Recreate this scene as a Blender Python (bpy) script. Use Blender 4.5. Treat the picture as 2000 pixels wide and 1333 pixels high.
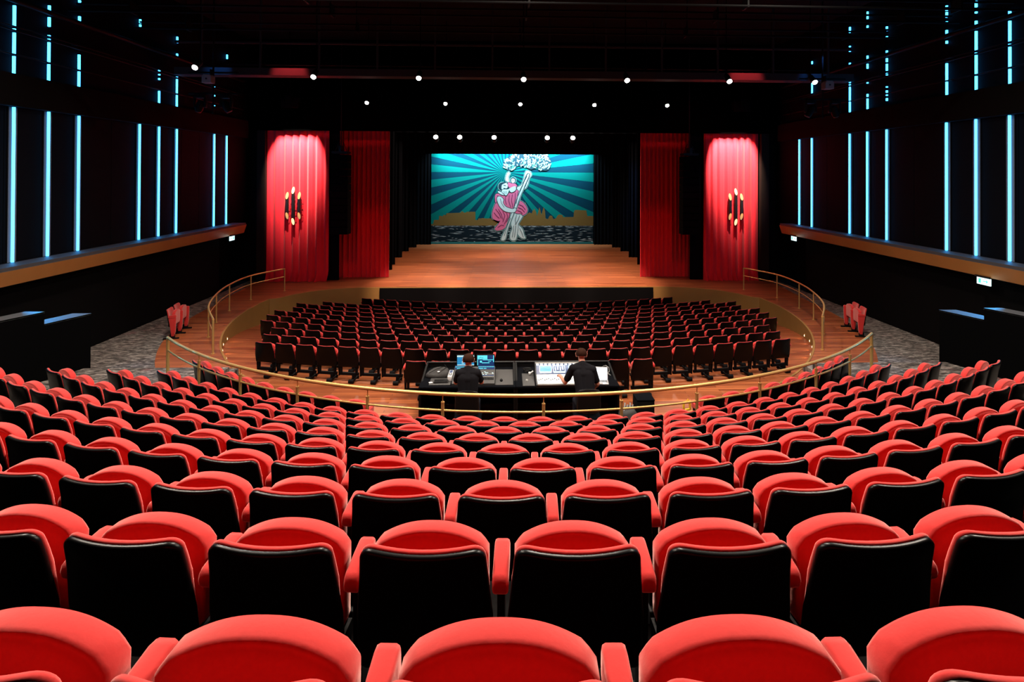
import bpy, bmesh, math, random
from mathutils import Vector, Matrix, Euler

SC = bpy.context.scene
COL = SC.collection
for o in list(bpy.data.objects):
    bpy.data.objects.remove(o)
random.seed(7)
sin, cos, pi = math.sin, math.cos, math.pi

# ------------------------------------------------------------------ camera
CAM_X, CAM_Z, FPX = -0.507, 4.95, 1061.16
PPX, PPY = 1023.79, 332.87
RIGHT = Vector((0.999428, -0.03354, 0.004379))
FWD = Vector((0.033513, 0.99942, 0.006101))
UP = Vector((-0.004581, -0.005951, 0.999972))
cd = bpy.data.cameras.new('camera')
cam = bpy.data.objects.new('camera', cd)
COL.objects.link(cam)
cd.sensor_fit = 'HORIZONTAL'
cd.sensor_width = 36.0
cd.lens = 36.0 * FPX / 2000.0
cd.shift_x = (1000.0 - PPX) / 2000.0
cd.shift_y = (PPY - 666.5) / 2000.0
cd.clip_start = 0.05
cd.clip_end = 200
mw = Matrix.Identity(4)
for i in range(3):
    mw[i][0], mw[i][1], mw[i][2] = RIGHT[i], UP[i], -FWD[i]
mw[0][3], mw[1][3], mw[2][3] = CAM_X, 0.0, CAM_Z
cam.matrix_world = mw
SC.camera = cam


def in_view(x, y, z, m=60):
    q = Vector((x - CAM_X, y, z - CAM_Z))
    d = q.dot(FWD)
    if d < 0.2:
        return False
    u, v = PPX + FPX * q.dot(RIGHT) / d, PPY - FPX * q.dot(UP) / d
    return -m < u < 2000 + m and -m < v < 1333 + m


# ------------------------------------------------------------------ world, exposure, large lights
w = bpy.data.worlds.new('world')
SC.world = w
w.use_nodes = True
w.node_tree.nodes['Background'].inputs[0].default_value = (0.6, 0.7, 1.0, 1)
w.node_tree.nodes['Background'].inputs[1].default_value = 0.0015
SC.view_settings.view_transform = 'Standard'
SC.view_settings.look = 'None'
SC.view_settings.exposure = 0.0
SC.view_settings.gamma = 1.0
SC.view_settings.use_curve_mapping = False
try:
    SC.cycles.max_bounces = 6
    SC.cycles.diffuse_bounces = 3
    SC.cycles.glossy_bounces = 3
    SC.cycles.sample_clamp_indirect = 4.0
    SC.cycles.use_denoising = True
except Exception:
    pass

WARM = (1.0, 0.86, 0.72)


def lamp(kind, name, loc, energy, color=(1, 1, 1), target=None, size=0.3, angle=60, blend=0.5, size_y=None):
    l = bpy.data.lights.new(name, kind)
    l.energy = energy
    l.color = color
    if kind == 'AREA':
        l.shape = 'RECTANGLE' if size_y else 'DISK'
        l.size = size
        if size_y:
            l.size_y = size_y
    elif kind == 'SPOT':
        l.spot_size = math.radians(angle)
        l.spot_blend = blend
        l.shadow_soft_size = size
    else:
        l.shadow_soft_size = size
    o = bpy.data.objects.new(name, l)
    COL.objects.link(o)
    o.location = loc
    if target is not None:
        o.rotation_euler = (Vector(target) - Vector(loc)).to_track_quat('-Z', 'Y').to_euler()
    return o


# house lights in the ceiling, forward of the terrace (out of the frame or hidden by the rig)
for hx in (-6.0, 0.0, 6.0):
    for hy, e in ((6.4, 840), (10.6, 760)):
        lamp('AREA', 'house_light', (hx, hy, 9.9), e, WARM, (hx * 0.9, hy - 4.0, 1.5), 0.8)

# ------------------------------------------------------------------ materials


def mat(name, color=(0.5, 0.5, 0.5), rough=0.5, metal=0.0, emit=None, estr=0.0, sheen=0.0, spec=None, noise=0.0, nscale=8.0, bump=0.0):
    m = bpy.data.materials.new(name)
    m.use_nodes = True
    nt = m.node_tree
    b = nt.nodes['Principled BSDF']
    b.inputs['Base Color'].default_value = (*color, 1)
    b.inputs['Roughness'].default_value = rough
    b.inputs['Metallic'].default_value = metal
    if spec is not None:
        b.inputs['Specular IOR Level'].default_value = spec
    if emit:
        b.inputs['Emission Color'].default_value = (*emit, 1)
        b.inputs['Emission Strength'].default_value = estr
    if sheen:
        b.inputs['Sheen Weight'].default_value = sheen
        b.inputs['Sheen Roughness'].default_value = 0.45
        b.inputs['Sheen Tint'].default_value = (1.0, 0.62, 0.56, 1)
    if noise or bump:
        tc = nt.nodes.new('ShaderNodeTexCoord')
        n = nt.nodes.new('ShaderNodeTexNoise')
        n.inputs['Scale'].default_value = nscale
        n.inputs['Detail'].default_value = 4
        nt.links.new(tc.outputs['Object'], n.inputs['Vector'])
        if noise:
            mx = nt.nodes.new('ShaderNodeMix')
            mx.data_type = 'RGBA'
            mx.inputs[6].default_value = (*[c * (1 - noise) for c in color], 1)
            mx.inputs[7].default_value = (*[min(1, c * (1 + noise)) for c in color], 1)
            nt.links.new(n.outputs['Fac'], mx.inputs[0])
            nt.links.new(mx.outputs[2], b.inputs['Base Color'])
        if bump:
            bp = nt.nodes.new('ShaderNodeBump')
            bp.inputs['Strength'].default_value = bump
            bp.inputs['Distance'].default_value = 0.01
            nt.links.new(n.outputs['Fac'], bp.inputs['Height'])
            nt.links.new(bp.outputs['Normal'], b.inputs['Normal'])
    return m


def wood_mat():
    m = bpy.data.materials.new('plank_wood')
    m.use_nodes = True
    nt = m.node_tree
    N, L = nt.nodes, nt.links
    b = N['Principled BSDF']
    tc = N.new('ShaderNodeTexCoord')
    br = N.new('ShaderNodeTexBrick')
    br.inputs['Scale'].default_value = 1.0
    br.inputs['Brick Width'].default_value = 2.2
    br.inputs['Row Height'].default_value = 0.105
    br.inputs['Mortar Size'].default_value = 0.004
    br.inputs['Mortar Smooth'].default_value = 0.2
    br.inputs['Bias'].default_value = 0.0
    br.offset = 0.37
    br.inputs['Color1'].default_value = (0.225, 0.053, 0.017, 1)
    br.inputs['Color2'].default_value = (0.42, 0.122, 0.040, 1)
    br.inputs['Mortar'].default_value = (0.03, 0.010, 0.005, 1)
    L.new(tc.outputs['Object'], br.inputs['Vector'])
    mp = N.new('ShaderNodeMapping')
    mp.inputs['Scale'].default_value = (0.7, 22.0, 1.0)
    L.new(tc.outputs['Object'], mp.inputs['Vector'])
    no = N.new('ShaderNodeTexNoise')
    no.inputs['Scale'].default_value = 1.0
    no.inputs['Detail'].default_value = 5
    L.new(mp.outputs['Vector'], no.inputs['Vector'])
    ra = N.new('ShaderNodeMapRange')
    ra.inputs['From Min'].default_value = 0.25
    ra.inputs['From Max'].default_value = 0.75
    ra.inputs['To Min'].default_value = 0.55
    ra.inputs['To Max'].default_value = 1.25
    L.new(no.outputs['Fac'], ra.inputs['Value'])
    mx = N.new('ShaderNodeMix')
    mx.data_type = 'RGBA'
    mx.blend_type = 'MULTIPLY'
    mx.inputs[0].default_value = 1.0
    L.new(br.outputs['Color'], mx.inputs[6])
    L.new(ra.outputs['Result'], mx.inputs[7])
    L.new(mx.outputs[2], b.inputs['Base Color'])
    b.inputs['Roughness'].default_value = 0.42
    b.inputs['Specular IOR Level'].default_value = 0.35
    return m


def carpet_mat():
    m = bpy.data.materials.new('patterned_carpet')
    m.use_nodes = True
    nt = m.node_tree
    N, L = nt.nodes, nt.links
    b = N['Principled BSDF']
    tc = N.new('ShaderNodeTexCoord')
    mp = N.new('ShaderNodeMapping')
    mp.inputs['Scale'].default_value = (1.6, 5.0, 1.0)
    mp.inputs['Rotation'].default_value = (0, 0, 0.25)
    L.new(tc.outputs['Object'], mp.inputs['Vector'])
    n1 = N.new('ShaderNodeTexNoise')
    n1.inputs['Scale'].default_value = 2.4
    n1.inputs['Detail'].default_value = 8
    n1.inputs['Roughness'].default_value = 0.72
    n1.inputs['Distortion'].default_value = 0.6
    L.new(mp.outputs['Vector'], n1.inputs['Vector'])
    cr = N.new('ShaderNodeValToRGB')
    e = cr.color_ramp.elements
    e[0].position, e[0].color = 0.36, (0.018, 0.016, 0.016, 1)
    e[1].position, e[1].color = 0.68, (0.42, 0.375, 0.34, 1)
    k = e.new(0.5)
    k.color = (0.10, 0.088, 0.08, 1)
    L.new(n1.outputs['Fac'], cr.inputs['Fac'])
    n2 = N.new('ShaderNodeTexNoise')
    n2.inputs['Scale'].default_value = 0.9
    n2.inputs['Detail'].default_value = 3
    L.new(tc.outputs['Object'], n2.inputs['Vector'])
    r2 = N.new('ShaderNodeValToRGB')
    r2.color_ramp.elements[0].position = 0.62
    r2.color_ramp.elements[1].position = 0.72
    L.new(n2.outputs['Fac'], r2.inputs['Fac'])
    mx = N.new('ShaderNodeMix')
    mx.data_type = 'RGBA'
    L.new(r2.outputs['Color'], mx.inputs[0])
    L.new(cr.outputs['Color'], mx.inputs[6])
    mx2 = N.new('ShaderNodeMix')
    mx2.data_type = 'RGBA'
    mx2.inputs[0].default_value = 0.25
    mx2.inputs[7].default_value = (0.35, 0.06, 0.08, 1)
    L.new(cr.outputs['Color'], mx2.inputs[6])
    L.new(mx2.outputs[2], mx.inputs[7])
    L.new(mx.outputs[2], b.inputs['Base Color'])
    b.inputs['Roughness'].default_value = 0.95
    b.inputs['Specular IOR Level'].default_value = 0.1
    return m


M = {}
M['wood'] = wood_mat()
M['carpet'] = carpet_mat()
M['red_fabric'] = mat('red_velour', (0.46, 0.025, 0.0235), 0.9, sheen=0.6, spec=0.1, noise=0.10, nscale=60, bump=0.08)
M['shell'] = mat('black_lacquer', (0.0016, 0.0015, 0.0017), 0.32, spec=0.13)
M['black_metal'] = mat('black_metal', (0.003, 0.003, 0.0034), 0.6, spec=0.1)
M['black_wall'] = mat('black_paint', (0.0025, 0.0023, 0.0025), 0.9, spec=0.05, noise=0.3, nscale=1.5)
M['panel_wall'] = mat('dark_panel', (0.0016, 0.002, 0.003), 0.8, spec=0.05)
M['brown_wall'] = mat('brown_plaster', (0.020, 0.012, 0.009), 0.85, spec=0.05, noise=0.2, nscale=2)
M['black_cloth'] = mat('black_drape', (0.003, 0.0035, 0.005), 0.95, spec=0.03)
M['curtain'] = mat('red_curtain', (0.66, 0.018, 0.03), 0.85, sheen=0.3, spec=0.15, noise=0.08, nscale=12)
M['bronze'] = mat('bronze_cladding', (0.30, 0.150, 0.035), 0.6, metal=0.1, noise=0.1, nscale=3)
M['gold_fascia'] = mat('gold_fascia', (0.40, 0.17, 0.045), 0.5, metal=0.3, noise=0.12, nscale=2)
M['brass'] = mat('satin_brass', (0.66, 0.43, 0.15), 0.38, metal=0.65)
M['parapet'] = mat('parapet_black', (0.0018, 0.0018, 0.002), 0.95, spec=0.02)
M['speaker'] = mat('speaker_black', (0.003, 0.0028, 0.0028), 0.9, spec=0.04)
M['led'] = mat('cyan_light_strip', (0.1, 0.4, 0.6), 0.4, emit=(0.0375, 0.40, 1.0), estr=8.0)
M['glow_catch'] = mat('glow_catch_grey', (0.09, 0.095, 0.10), 0.8)
M['ledge'] = mat('ledge_paint', (0.045, 0.045, 0.05), 0.6)
M['lamp_glow'] = mat('lamp_glow', (1, 0.95, 0.9), 0.4, emit=(1.0, 0.93, 0.84), estr=30.0)
M['stage_glow'] = mat('stage_lamp_glow', (1, 1, 1), 0.4, emit=(1.0, 0.98, 0.96), estr=12.0)
M['gold_tip'] = mat('lit_gold', (0.75, 0.45, 0.15), 0.4, emit=(1.0, 0.62, 0.25), estr=0.55)
M['gold_bright'] = mat('bright_lit_gold', (0.8, 0.5, 0.2), 0.4, emit=(1.0, 0.70, 0.34), estr=1.5)
M['sconce_black'] = mat('sconce_black', (0.015, 0.010, 0.010), 0.35)
M['grey'] = mat('grey_laminate', (0.027, 0.026, 0.026), 0.6, noise=0.1, nscale=20)
M['dark_grey'] = mat('dark_grey_plastic', (0.004, 0.004, 0.0045), 0.5, spec=0.3)
M['white'] = mat('white_plastic', (0.75, 0.75, 0.75), 0.5)
M['alu'] = mat('aluminium', (0.6, 0.62, 0.64), 0.35, metal=0.7)
M['yellow'] = mat('yellow_plastic', (0.85, 0.50, 0.02), 0.5)
M['skin'] = mat('skin', (0.55, 0.24, 0.16), 0.6)
M['hair'] = mat('brown_hair', (0.026, 0.010, 0.006), 0.9, spec=0.08, noise=0.3, nscale=60)
M['shirt'] = mat('black_cotton', (0.007, 0.007, 0.009), 0.95, spec=0.1)
M['jeans'] = mat('dark_denim', (0.012, 0.014, 0.022), 0.95, spec=0.1)
M['bag'] = mat('black_nylon', (0.018, 0.017, 0.017), 0.8, noise=0.3, nscale=15)
M['scr_blue'] = mat('blue_screen', (0.01, 0.05, 0.1), 0.3, emit=(0.02, 0.26, 0.55), estr=0.9)
M['scr_dark'] = mat('navy_screen', (0.01, 0.02, 0.05), 0.3, emit=(0.01, 0.04, 0.16), estr=0.8)
M['scr_cyan'] = mat('cyan_screen', (0.05, 0.3, 0.35), 0.3, emit=(0.12, 0.75, 0.85), estr=1.0)
M['scr_pale'] = mat('pale_screen', (0.4, 0.6, 0.6), 0.3, emit=(0.55, 0.85, 0.85), estr=1.0)
M['scr_white'] = mat('white_screen', (0.8, 0.85, 0.9), 0.3, emit=(0.80, 0.95, 1.0), estr=1.6)
M['exit_face'] = mat('exit_sign_face', (0.6, 0.8, 0.8), 0.4, emit=(0.60, 0.95, 1.0), estr=1.6)
M['exit_green'] = mat('exit_sign_green', (0.05, 0.5, 0.35), 0.4, emit=(0.10, 0.65, 0.50), estr=1.0)
M['step_glow'] = mat('step_light_glow', (1, 0.8, 0.6), 0.4, emit=(1.0, 0.72, 0.45), estr=4.0)
M['device_grey'] = mat('pale_grey_casing', (0.22, 0.22, 0.21), 0.6)
M['red_dim'] = mat('dim_lens', (0.12, 0.06, 0.07), 0.3)

# ------------------------------------------------------------------ mesh helpers


class MB:
    def __init__(s):
        s.v, s.f, s.mi = [], [], []

    def face(s, idx, mi=0):
        s.f.append(tuple(idx))
        s.mi.append(mi)

    def box(s, c, d, mi=0, rz=0.0, rx=0.0, ry=0.0, bevel=0.0):
        R = Euler((rx, ry, rz)).to_matrix()
        n = len(s.v)
        hx, hy, hz = d[0] / 2, d[1] / 2, d[2] / 2
        b = min(bevel, hx * 0.9, hy * 0.9, hz * 0.9)
        if b <= 0:
            for z in (-hz, hz):
                for y in (-hy, hy):
                    for x in (-hx, hx):
                        s.v.append(Vector(c) + R @ Vector((x, y, z)))
            for q in ((0, 2, 3, 1), (4, 5, 7, 6), (0, 1, 5, 4), (2, 6, 7, 3), (0, 4, 6, 2), (1, 3, 7, 5)):
                s.face([n + i for i in q], mi)
            return
        bm = bmesh.new()
        bmesh.ops.create_cube(bm, size=1.0)
        bmesh.ops.scale(bm, vec=(d[0], d[1], d[2]), verts=bm.verts)
        bmesh.ops.bevel(bm, geom=bm.edges[:], offset=b, segments=2, affect='EDGES', profile=0.5)
        bm.verts.index_update()
        for v in bm.verts:
            s.v.append(Vector(c) + R @ v.co)
        for f in bm.faces:
            s.face([n + v.index for v in f.verts], mi)
        bm.free()

    def span(s, lo, hi, mi=0, bevel=0.0):
        s.box([(a + b) / 2 for a, b in zip(lo, hi)], [abs(b - a) for a, b in zip(lo, hi)], mi, bevel=bevel)

    def tube(s, pts, r, mi=0, seg=10, caps=True, closed=False):
        pts = [Vector(p) for p in pts]
        rs = r if isinstance(r, (list, tuple)) else [r] * len(pts)
        n0 = len(s.v)
        prev = None
        for i, p in enumerate(pts):
            a = pts[max(0, i - 1)]
            b = pts[min(len(pts) - 1, i + 1)]
            t = (b - a).normalized() if (b - a).length > 1e-9 else Vector((0, 0, 1))
            if prev is None:
                ref = Vector((0, 0, 1)) if abs(t.z) < 0.9 else Vector((1, 0, 0))
                e1 = t.cross(ref).normalized()
            else:
                e1 = (prev - t * prev.dot(t)).normalized()
            prev = e1
            e2 = t.cross(e1)
            for k in range(seg):
                an = 2 * pi * k / seg
                s.v.append(p + rs[i] * (e1 * cos(an) + e2 * sin(an)))
        for i in range(len(pts) - 1):
            for k in range(seg):
                k2 = (k + 1) % seg
                s.face([n0 + i * seg + k, n0 + i * seg + k2, n0 + (i + 1) * seg + k2, n0 + (i + 1) * seg + k], mi)
        if caps:
            s.face([n0 + k for k in range(seg)][::-1], mi)
            s.face([n0 + (len(pts) - 1) * seg + k for k in range(seg)], mi)

    def lathe(s, prof, c=(0, 0, 0), seg=20, mi=0, sx=1.0, sy=1.0):
        n0 = len(s.v)
        for (r, z) in prof:
            for k in range(seg):
                a = 2 * pi * k / seg
                s.v.append(Vector((c[0] + sx * r * cos(a), c[1] + sy * r * sin(a), c[2] + z)))
        for i in range(len(prof) - 1):
            for k in range(seg):
                k2 = (k + 1) % seg
                s.face([n0 + i * seg + k, n0 + i * seg + k2, n0 + (i + 1) * seg + k2, n0 + (i + 1) * seg + k], mi)
        s.face([n0 + k for k in range(seg)][::-1], mi)
        s.face([n0 + (len(prof) - 1) * seg + k for k in range(seg)], mi)

    def grid(s, rows, mi=0, closed=False):
        n0 = len(s.v)
        w_ = len(rows[0])
        for r in rows:
            s.v.extend(Vector(p) for p in r)
        for i in range(len(rows) - 1):
            for k in range(w_ if closed else w_ - 1):
                k2 = (k + 1) % w_
                s.face([n0 + i * w_ + k, n0 + i * w_ + k2, n0 + (i + 1) * w_ + k2, n0 + (i + 1) * w_ + k], mi)

    def poly(s, pts, mi=0):
        n0 = len(s.v)
        s.v.extend(Vector(p) for p in pts)
        s.face(list(range(n0, n0 + len(pts))), mi)

    def pillow(s, outline, prof, fn, mi=0, caps=(0.72, 0.4)):
        """closed cushion: OUTLINE in 2-D (anticlockwise), PROF (inset, depth) from the rear face to the front face."""
        n = len(outline)
        cx = sum(p[0] for p in outline) / n
        cy = sum(p[1] for p in outline) / n
        nor = []
        for i in range(n):
            a, b = outline[i - 1], outline[(i + 1) % n]
            tx, ty = b[0] - a[0], b[1] - a[1]
            l = math.hypot(tx, ty) or 1
            nor.append((-ty / l, tx / l))

        def ring(ins, sc=1.0):
            r = []
            for (x, y), (nx, ny) in zip(outline, nor):
                x, y = x + nx * ins, y + ny * ins
                r.append((cx + (x - cx) * sc, cy + (y - cy) * sc))
            return r
        seq = [(prof[0][0], c_, prof[0][1]) for c_ in caps[::-1]] + [(i_, 1.0, d_) for i_, d_ in prof] + [(prof[-1][0], c_, prof[-1][1]) for c_ in caps]
        rows = [[fn(x, y, d_) for x, y in ring(i_, c_)] for i_, c_, d_ in seq]
        n0 = len(s.v)
        s.grid(rows, mi, closed=True)
        a = len(s.v)
        s.v.append(Vector(fn(cx, cy, prof[0][1])))
        s.v.append(Vector(fn(cx, cy, prof[-1][1])))
        m = len(rows)
        for k in range(n):
            k2 = (k + 1) % n
            s.face([a, n0 + k2, n0 + k], mi)
            s.face([a + 1, n0 + (m - 1) * n + k, n0 + (m - 1) * n + k2], mi)

    def mesh(s, name, mats, smooth=None):
        me = bpy.data.meshes.new(name)
        me.from_pydata([tuple(v) for v in s.v], [], s.f)
        mats = mats if isinstance(mats, (list, tuple)) else [mats]
        for m_ in mats:
            me.materials.append(m_)
        if len(mats) > 1:
            me.polygons.foreach_set('material_index', s.mi)
        me.validate()
        bm = bmesh.new()
        bm.from_mesh(me)
        bmesh.ops.recalc_face_normals(bm, faces=bm.faces)
        if smooth is not None:
            for f in bm.faces:
                f.smooth = True
            for e in bm.edges:
                if len(e.link_faces) == 2 and e.calc_face_angle(0) > math.radians(smooth):
                    e.smooth = False
        bm.to_mesh(me)
        bm.free()
        return me

    def build(s, name, mats, parent=None, smooth=None, loc=None):
        o = bpy.data.objects.new(name, s.mesh(name, mats, smooth))
        COL.objects.link(o)
        if parent is not None:
            o.parent = parent
        if loc is not None:
            o.location = loc
        return o


def tag(o, label=None, cat=None, group=None, kind=None):
    if label:
        o['label'] = label
    if cat:
        o['category'] = cat
    if group:
        o['group'] = group
    if kind:
        o['kind'] = kind
    return o


def thing(name, label, cat, loc=(0, 0, 0), rz=0.0, group=None):
    o = bpy.data.objects.new(name, None)
    o.empty_display_size = 0.1
    COL.objects.link(o)
    o.location = loc
    o.rotation_euler = (0, 0, rz)
    return tag(o, label, cat, group)


def struct(mb, name, m, smooth=None):
    return tag(mb.build(name, m, None, smooth), kind='structure')


def part_box(name, m, parent, c, d, bevel=0.0, **k):
    q = MB()
    q.box(c, d, bevel=bevel, **k)
    return q.build(name, m, parent, 40 if bevel else None)


def dup(root, loc, rz, label, group=None, drop=()):
    r = root.copy()
    COL.objects.link(r)
    r.location = loc
    r.rotation_euler = (0, 0, rz)
    r['label'] = label
    if group:
        r['group'] = group
    for ch in root.children:
        if ch.name.split('.')[0] in drop:
            continue
        c = ch.copy()
        COL.objects.link(c)
        c.parent = r
        for gch in ch.children:
            d_ = gch.copy()
            COL.objects.link(d_)
            d_.parent = c
    return r


ORD = 'zeroth first second third fourth fifth sixth seventh eighth ninth tenth eleventh twelfth thirteenth fourteenth fifteenth sixteenth'.split()

# ------------------------------------------------------------------ the setting
YC = 20.416          # centre of the terrace and ring arcs
WX = 12.2            # side walls
PITR = 9.75


def pit_floor_z(x, y):
    r = math.hypot(x, y - 42.44)
    return max(-1.0, min(0.0, -0.1289 * (29.80 - r)))


def pit_boundary(n=144):
    pts = []
    ctrl = [(0, 23.69), (-5.9, 23.69), (-6.9, 23.60), (-7.9, 23.30), (-8.6, 22.85), (-9.15, 22.2), (-9.5, 21.5)]
    left = []
    for i in range(len(ctrl) - 1):
        k = 10 if i == 0 else 4
        for j in range(k):
            t = j / k
            left.append((ctrl[i][0] + (ctrl[i + 1][0] - ctrl[i][0]) * t, ctrl[i][1] + (ctrl[i + 1][1] - ctrl[i][1]) * t))
    a0 = math.atan2(21.5 - YC, -9.5)
    if a0 < 0:
        a0 += 2 * pi
    k = 60
    for j in range(k + 1):
        a = a0 + (1.5 * pi - a0) * j / k
        left.append((PITR * cos(a), YC + PITR * sin(a)))
    pts = left + [(-x, y) for x, y in left[-2:0:-1]]
    return pts


PB = pit_boundary()
q = MB()
CC = (0, 18.6)
rows = []
for k in range(1, 26):
    t = k / 25
    rows.append([(CC[0] + (x - CC[0]) * t, CC[1] + (y - CC[1]) * t, pit_floor_z(CC[0] + (x - CC[0]) * t, CC[1] + (y - CC[1]) * t)) for x, y in PB])
q.grid(rows, closed=True)
q.poly([rows[0][i] for i in range(len(PB))])
struct(q, 'floor_stalls', M['wood'], 60)
# low clad wall around the sunken stalls
q = MB()
q.grid([[(x, y, min(pit_floor_z(x, y) - 0.02, -0.02)) for x, y in PB], [(x, y, 0.012) for x, y in PB],
        [(CC[0] + (x - CC[0]) * 1.006, CC[1] + (y - CC[1]) * 1.006, 0.012) for x, y in PB]], closed=True)
struct(q, 'wall_stalls', M['bronze'], 50)
q = MB()
q.span((-5.92, 23.60, -1.02), (5.96, 23.68, -0.02))
struct(q, 'stage_front_wall', M['black_wall'])
# wooden walkway ring and forestage
q = MB()
OUT = []
for x, y in PB:
    if y <= YC:
        l = math.hypot(x, y - YC)
        OUT.append((x / l * 11.3, YC + (y - YC) / l * 11.3))
    else:
        t = min(1.0, (y - YC) / (23.69 - YC))
        e = 11.3 + 0.5 * t
        sx = x / max(abs(x), 1e-6)
        l = math.hypot(x, y - YC)
        dx, dy = x / l, (y - YC) / l
        m_ = min(e / max(abs(dx), 1e-6), 4.9 / max(dy, 1e-6))
        OUT.append((dx * m_, YC + dy * m_))
q.grid([[(x, y, 0.0) for x, y in PB], [((x + a) / 2, (y + b) / 2, 0.0) for (x, y), (a, b) in zip(PB, OUT)], [(a, b, 0.0) for a, b in OUT]], closed=True)
struct(q, 'floor_walkway', M['wood'])
q = MB()
q.poly([(-12.2, 25.0, -0.001), (12.2, 25.0, -0.001), (12.2, 40, -0.001), (-12.2, 40, -0.001)])
struct(q, 'floor_stage', M['wood'])
q = MB()
nn = len(PB)
BIG = []
for x, y in OUT:
    dx, dy = x, y - YC
    l = math.hypot(dx, dy)
    dx, dy = dx / l, dy / l
    mm = min(WX / max(abs(dx), 1e-6), (25.2 - YC if dy > 0 else YC + 3.5) / max(abs(dy), 1e-6))
    mm = max(mm, l + 0.02)
    BIG.append((dx * mm, YC + dy * mm))
q.grid([[(x, y, -0.006) for x, y in OUT], [(x, y, -0.006) for x, y in BIG]], closed=True)
q.poly([(-WX, 20, -0.012), (-11.2, 20, -0.012), (-11.2, 25.2, -0.012), (-WX, 25.2, -0.012)])
q.poly([(WX, 20, -0.012), (WX, 25.2, -0.012), (11.2, 25.2, -0.012), (11.2, 20, -0.012)])
struct(q, 'floor_carpet', M['carpet'])

# terrace
D1, STEP, H1, RISE = 8.4645, 0.8956, 3.7846, 0.34
PIT_T = 0.555


def row_R(k):
    return YC - (9.58 if k == 0 else D1 - STEP * (k - 1))


def row_z(k):
    return 0.0 if k == 0 else CAM_Z - (H1 - RISE * (k - 1)) - 0.80


NROW = {1: 13, 2: 13.5, 3: 14, 4: 14.5, 5: 15, 6: 15.5, 7: 16, 8: 16.5, 9: 17, 10: 17.5, 11: 18}
q = MB()
for k in range(1, 12):
    rin = 11.2 if k == 1 else row_R(k - 1) + 0.44
    rout = row_R(k) + 0.44
    ph = (NROW[k] * PIT_T + 0.55) / row_R(k)
    zb = 0.0 if k == 1 else row_z(k - 1)
    z = row_z(k)
    A = [-ph + 2 * ph * i / 60 for i in range(61)]
    P = lambda r, zz: [(r * sin(a), YC - r * cos(a), zz) for a in A]
    q.grid([P(rin, zb - 0.02), P(rin, z), P(rout, z)])
    for sg in (-1, 1):
        a = sg * ph
        q.poly([(r * sin(a), YC - r * cos(a), zz) for r, zz in ((rin, -0.1), (rout, -0.1), (rout, z), (rin, z))])
struct(q, 'floor_terrace', mat('dark_terrace_carpet', (0.004, 0.0036, 0.0036), 0.95, spec=0.03, noise=0.5, nscale=30))
# carpeted aisle steps beside the terrace and stepped black parapets
for sg, nm in ((-1, 'left'), (1, 'right')):
    q = MB()
    lev = [(13.5, 0.17), (13.05, 0.355), (10.55, 0.53), (10.1, 0.70), (9.65, 0.87), (9.2, 1.04), (8.75, 1.21), (8.3, 1.38), (7.85, 1.55), (7.4, 1.72), (6.95, 1.89), (6.5, 2.06)]
    for i, (y, z) in enumerate(lev):
        y2 = lev[i + 1][0] if i + 1 < len(lev) else 3.0
        q.span((sg * 7.0, y2, -0.1), (sg * WX, y, z))
    struct(q, 'floor_aisle_' + nm, M['carpet'])
    q = MB()
    cap = []
    px, py = 10.28, 13.18
    for i in range(9):
        z = 1.60 + 0.27 * i
        x2, y2 = px + 0.33, py - 0.90
        for zz0, zz1 in ((-0.1, z),):
            n0 = len(q.v)
            for (x, y) in ((px, py), (x2, y2), (x2 + 0.42, y2), (px + 0.42, py)):
                q.v.append(Vector((sg * x, y, zz0)))
                q.v.append(Vector((sg * x, y, zz1)))
            q.face([n0 + 1, n0 + 3, n0 + 5, n0 + 7])
            for a, b in ((0, 2), (2, 4), (4, 6), (6, 0)):
                q.face([n0 + a, n0 + b, n0 + b + 1, n0 + a + 1])
        cap.append([(sg * (px - 0.01), py + 0.01, z + 0.004), (sg * (x2 - 0.01), y2, z + 0.004), (sg * (x2 + 0.43), y2, z + 0.004), (sg * (px + 0.43), py + 0.01, z + 0.004)])
        px, py = x2, y2
    struct(q, 'wall_parapet_' + nm, M['parapet'])
    q = MB()
    for c_ in cap:
        q.poly(c_)
        q.poly([(x, y, z_ - 0.03) for x, y, z_ in c_])
    struct(q, 'trim_light_catch_' + nm, M['glow_catch'])  # paler tops put on the black parapets so they show the blue light
    for i_ in range(3):
        lamp('SPOT', 'parapet_blue_fill', (sg * (11.35 + 0.4 * i_), 12.75 - 0.85 * i_, 2.32 + 0.25 * i_), 160, (0.01, 0.40, 1.0), (sg * (10.5 + 0.4 * i_), 12.72 - 0.85 * i_, 1.6 + 0.25 * i_), 0.03, 95, 0.6)  # added blue fill for the parapet tops, no fixture here

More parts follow.
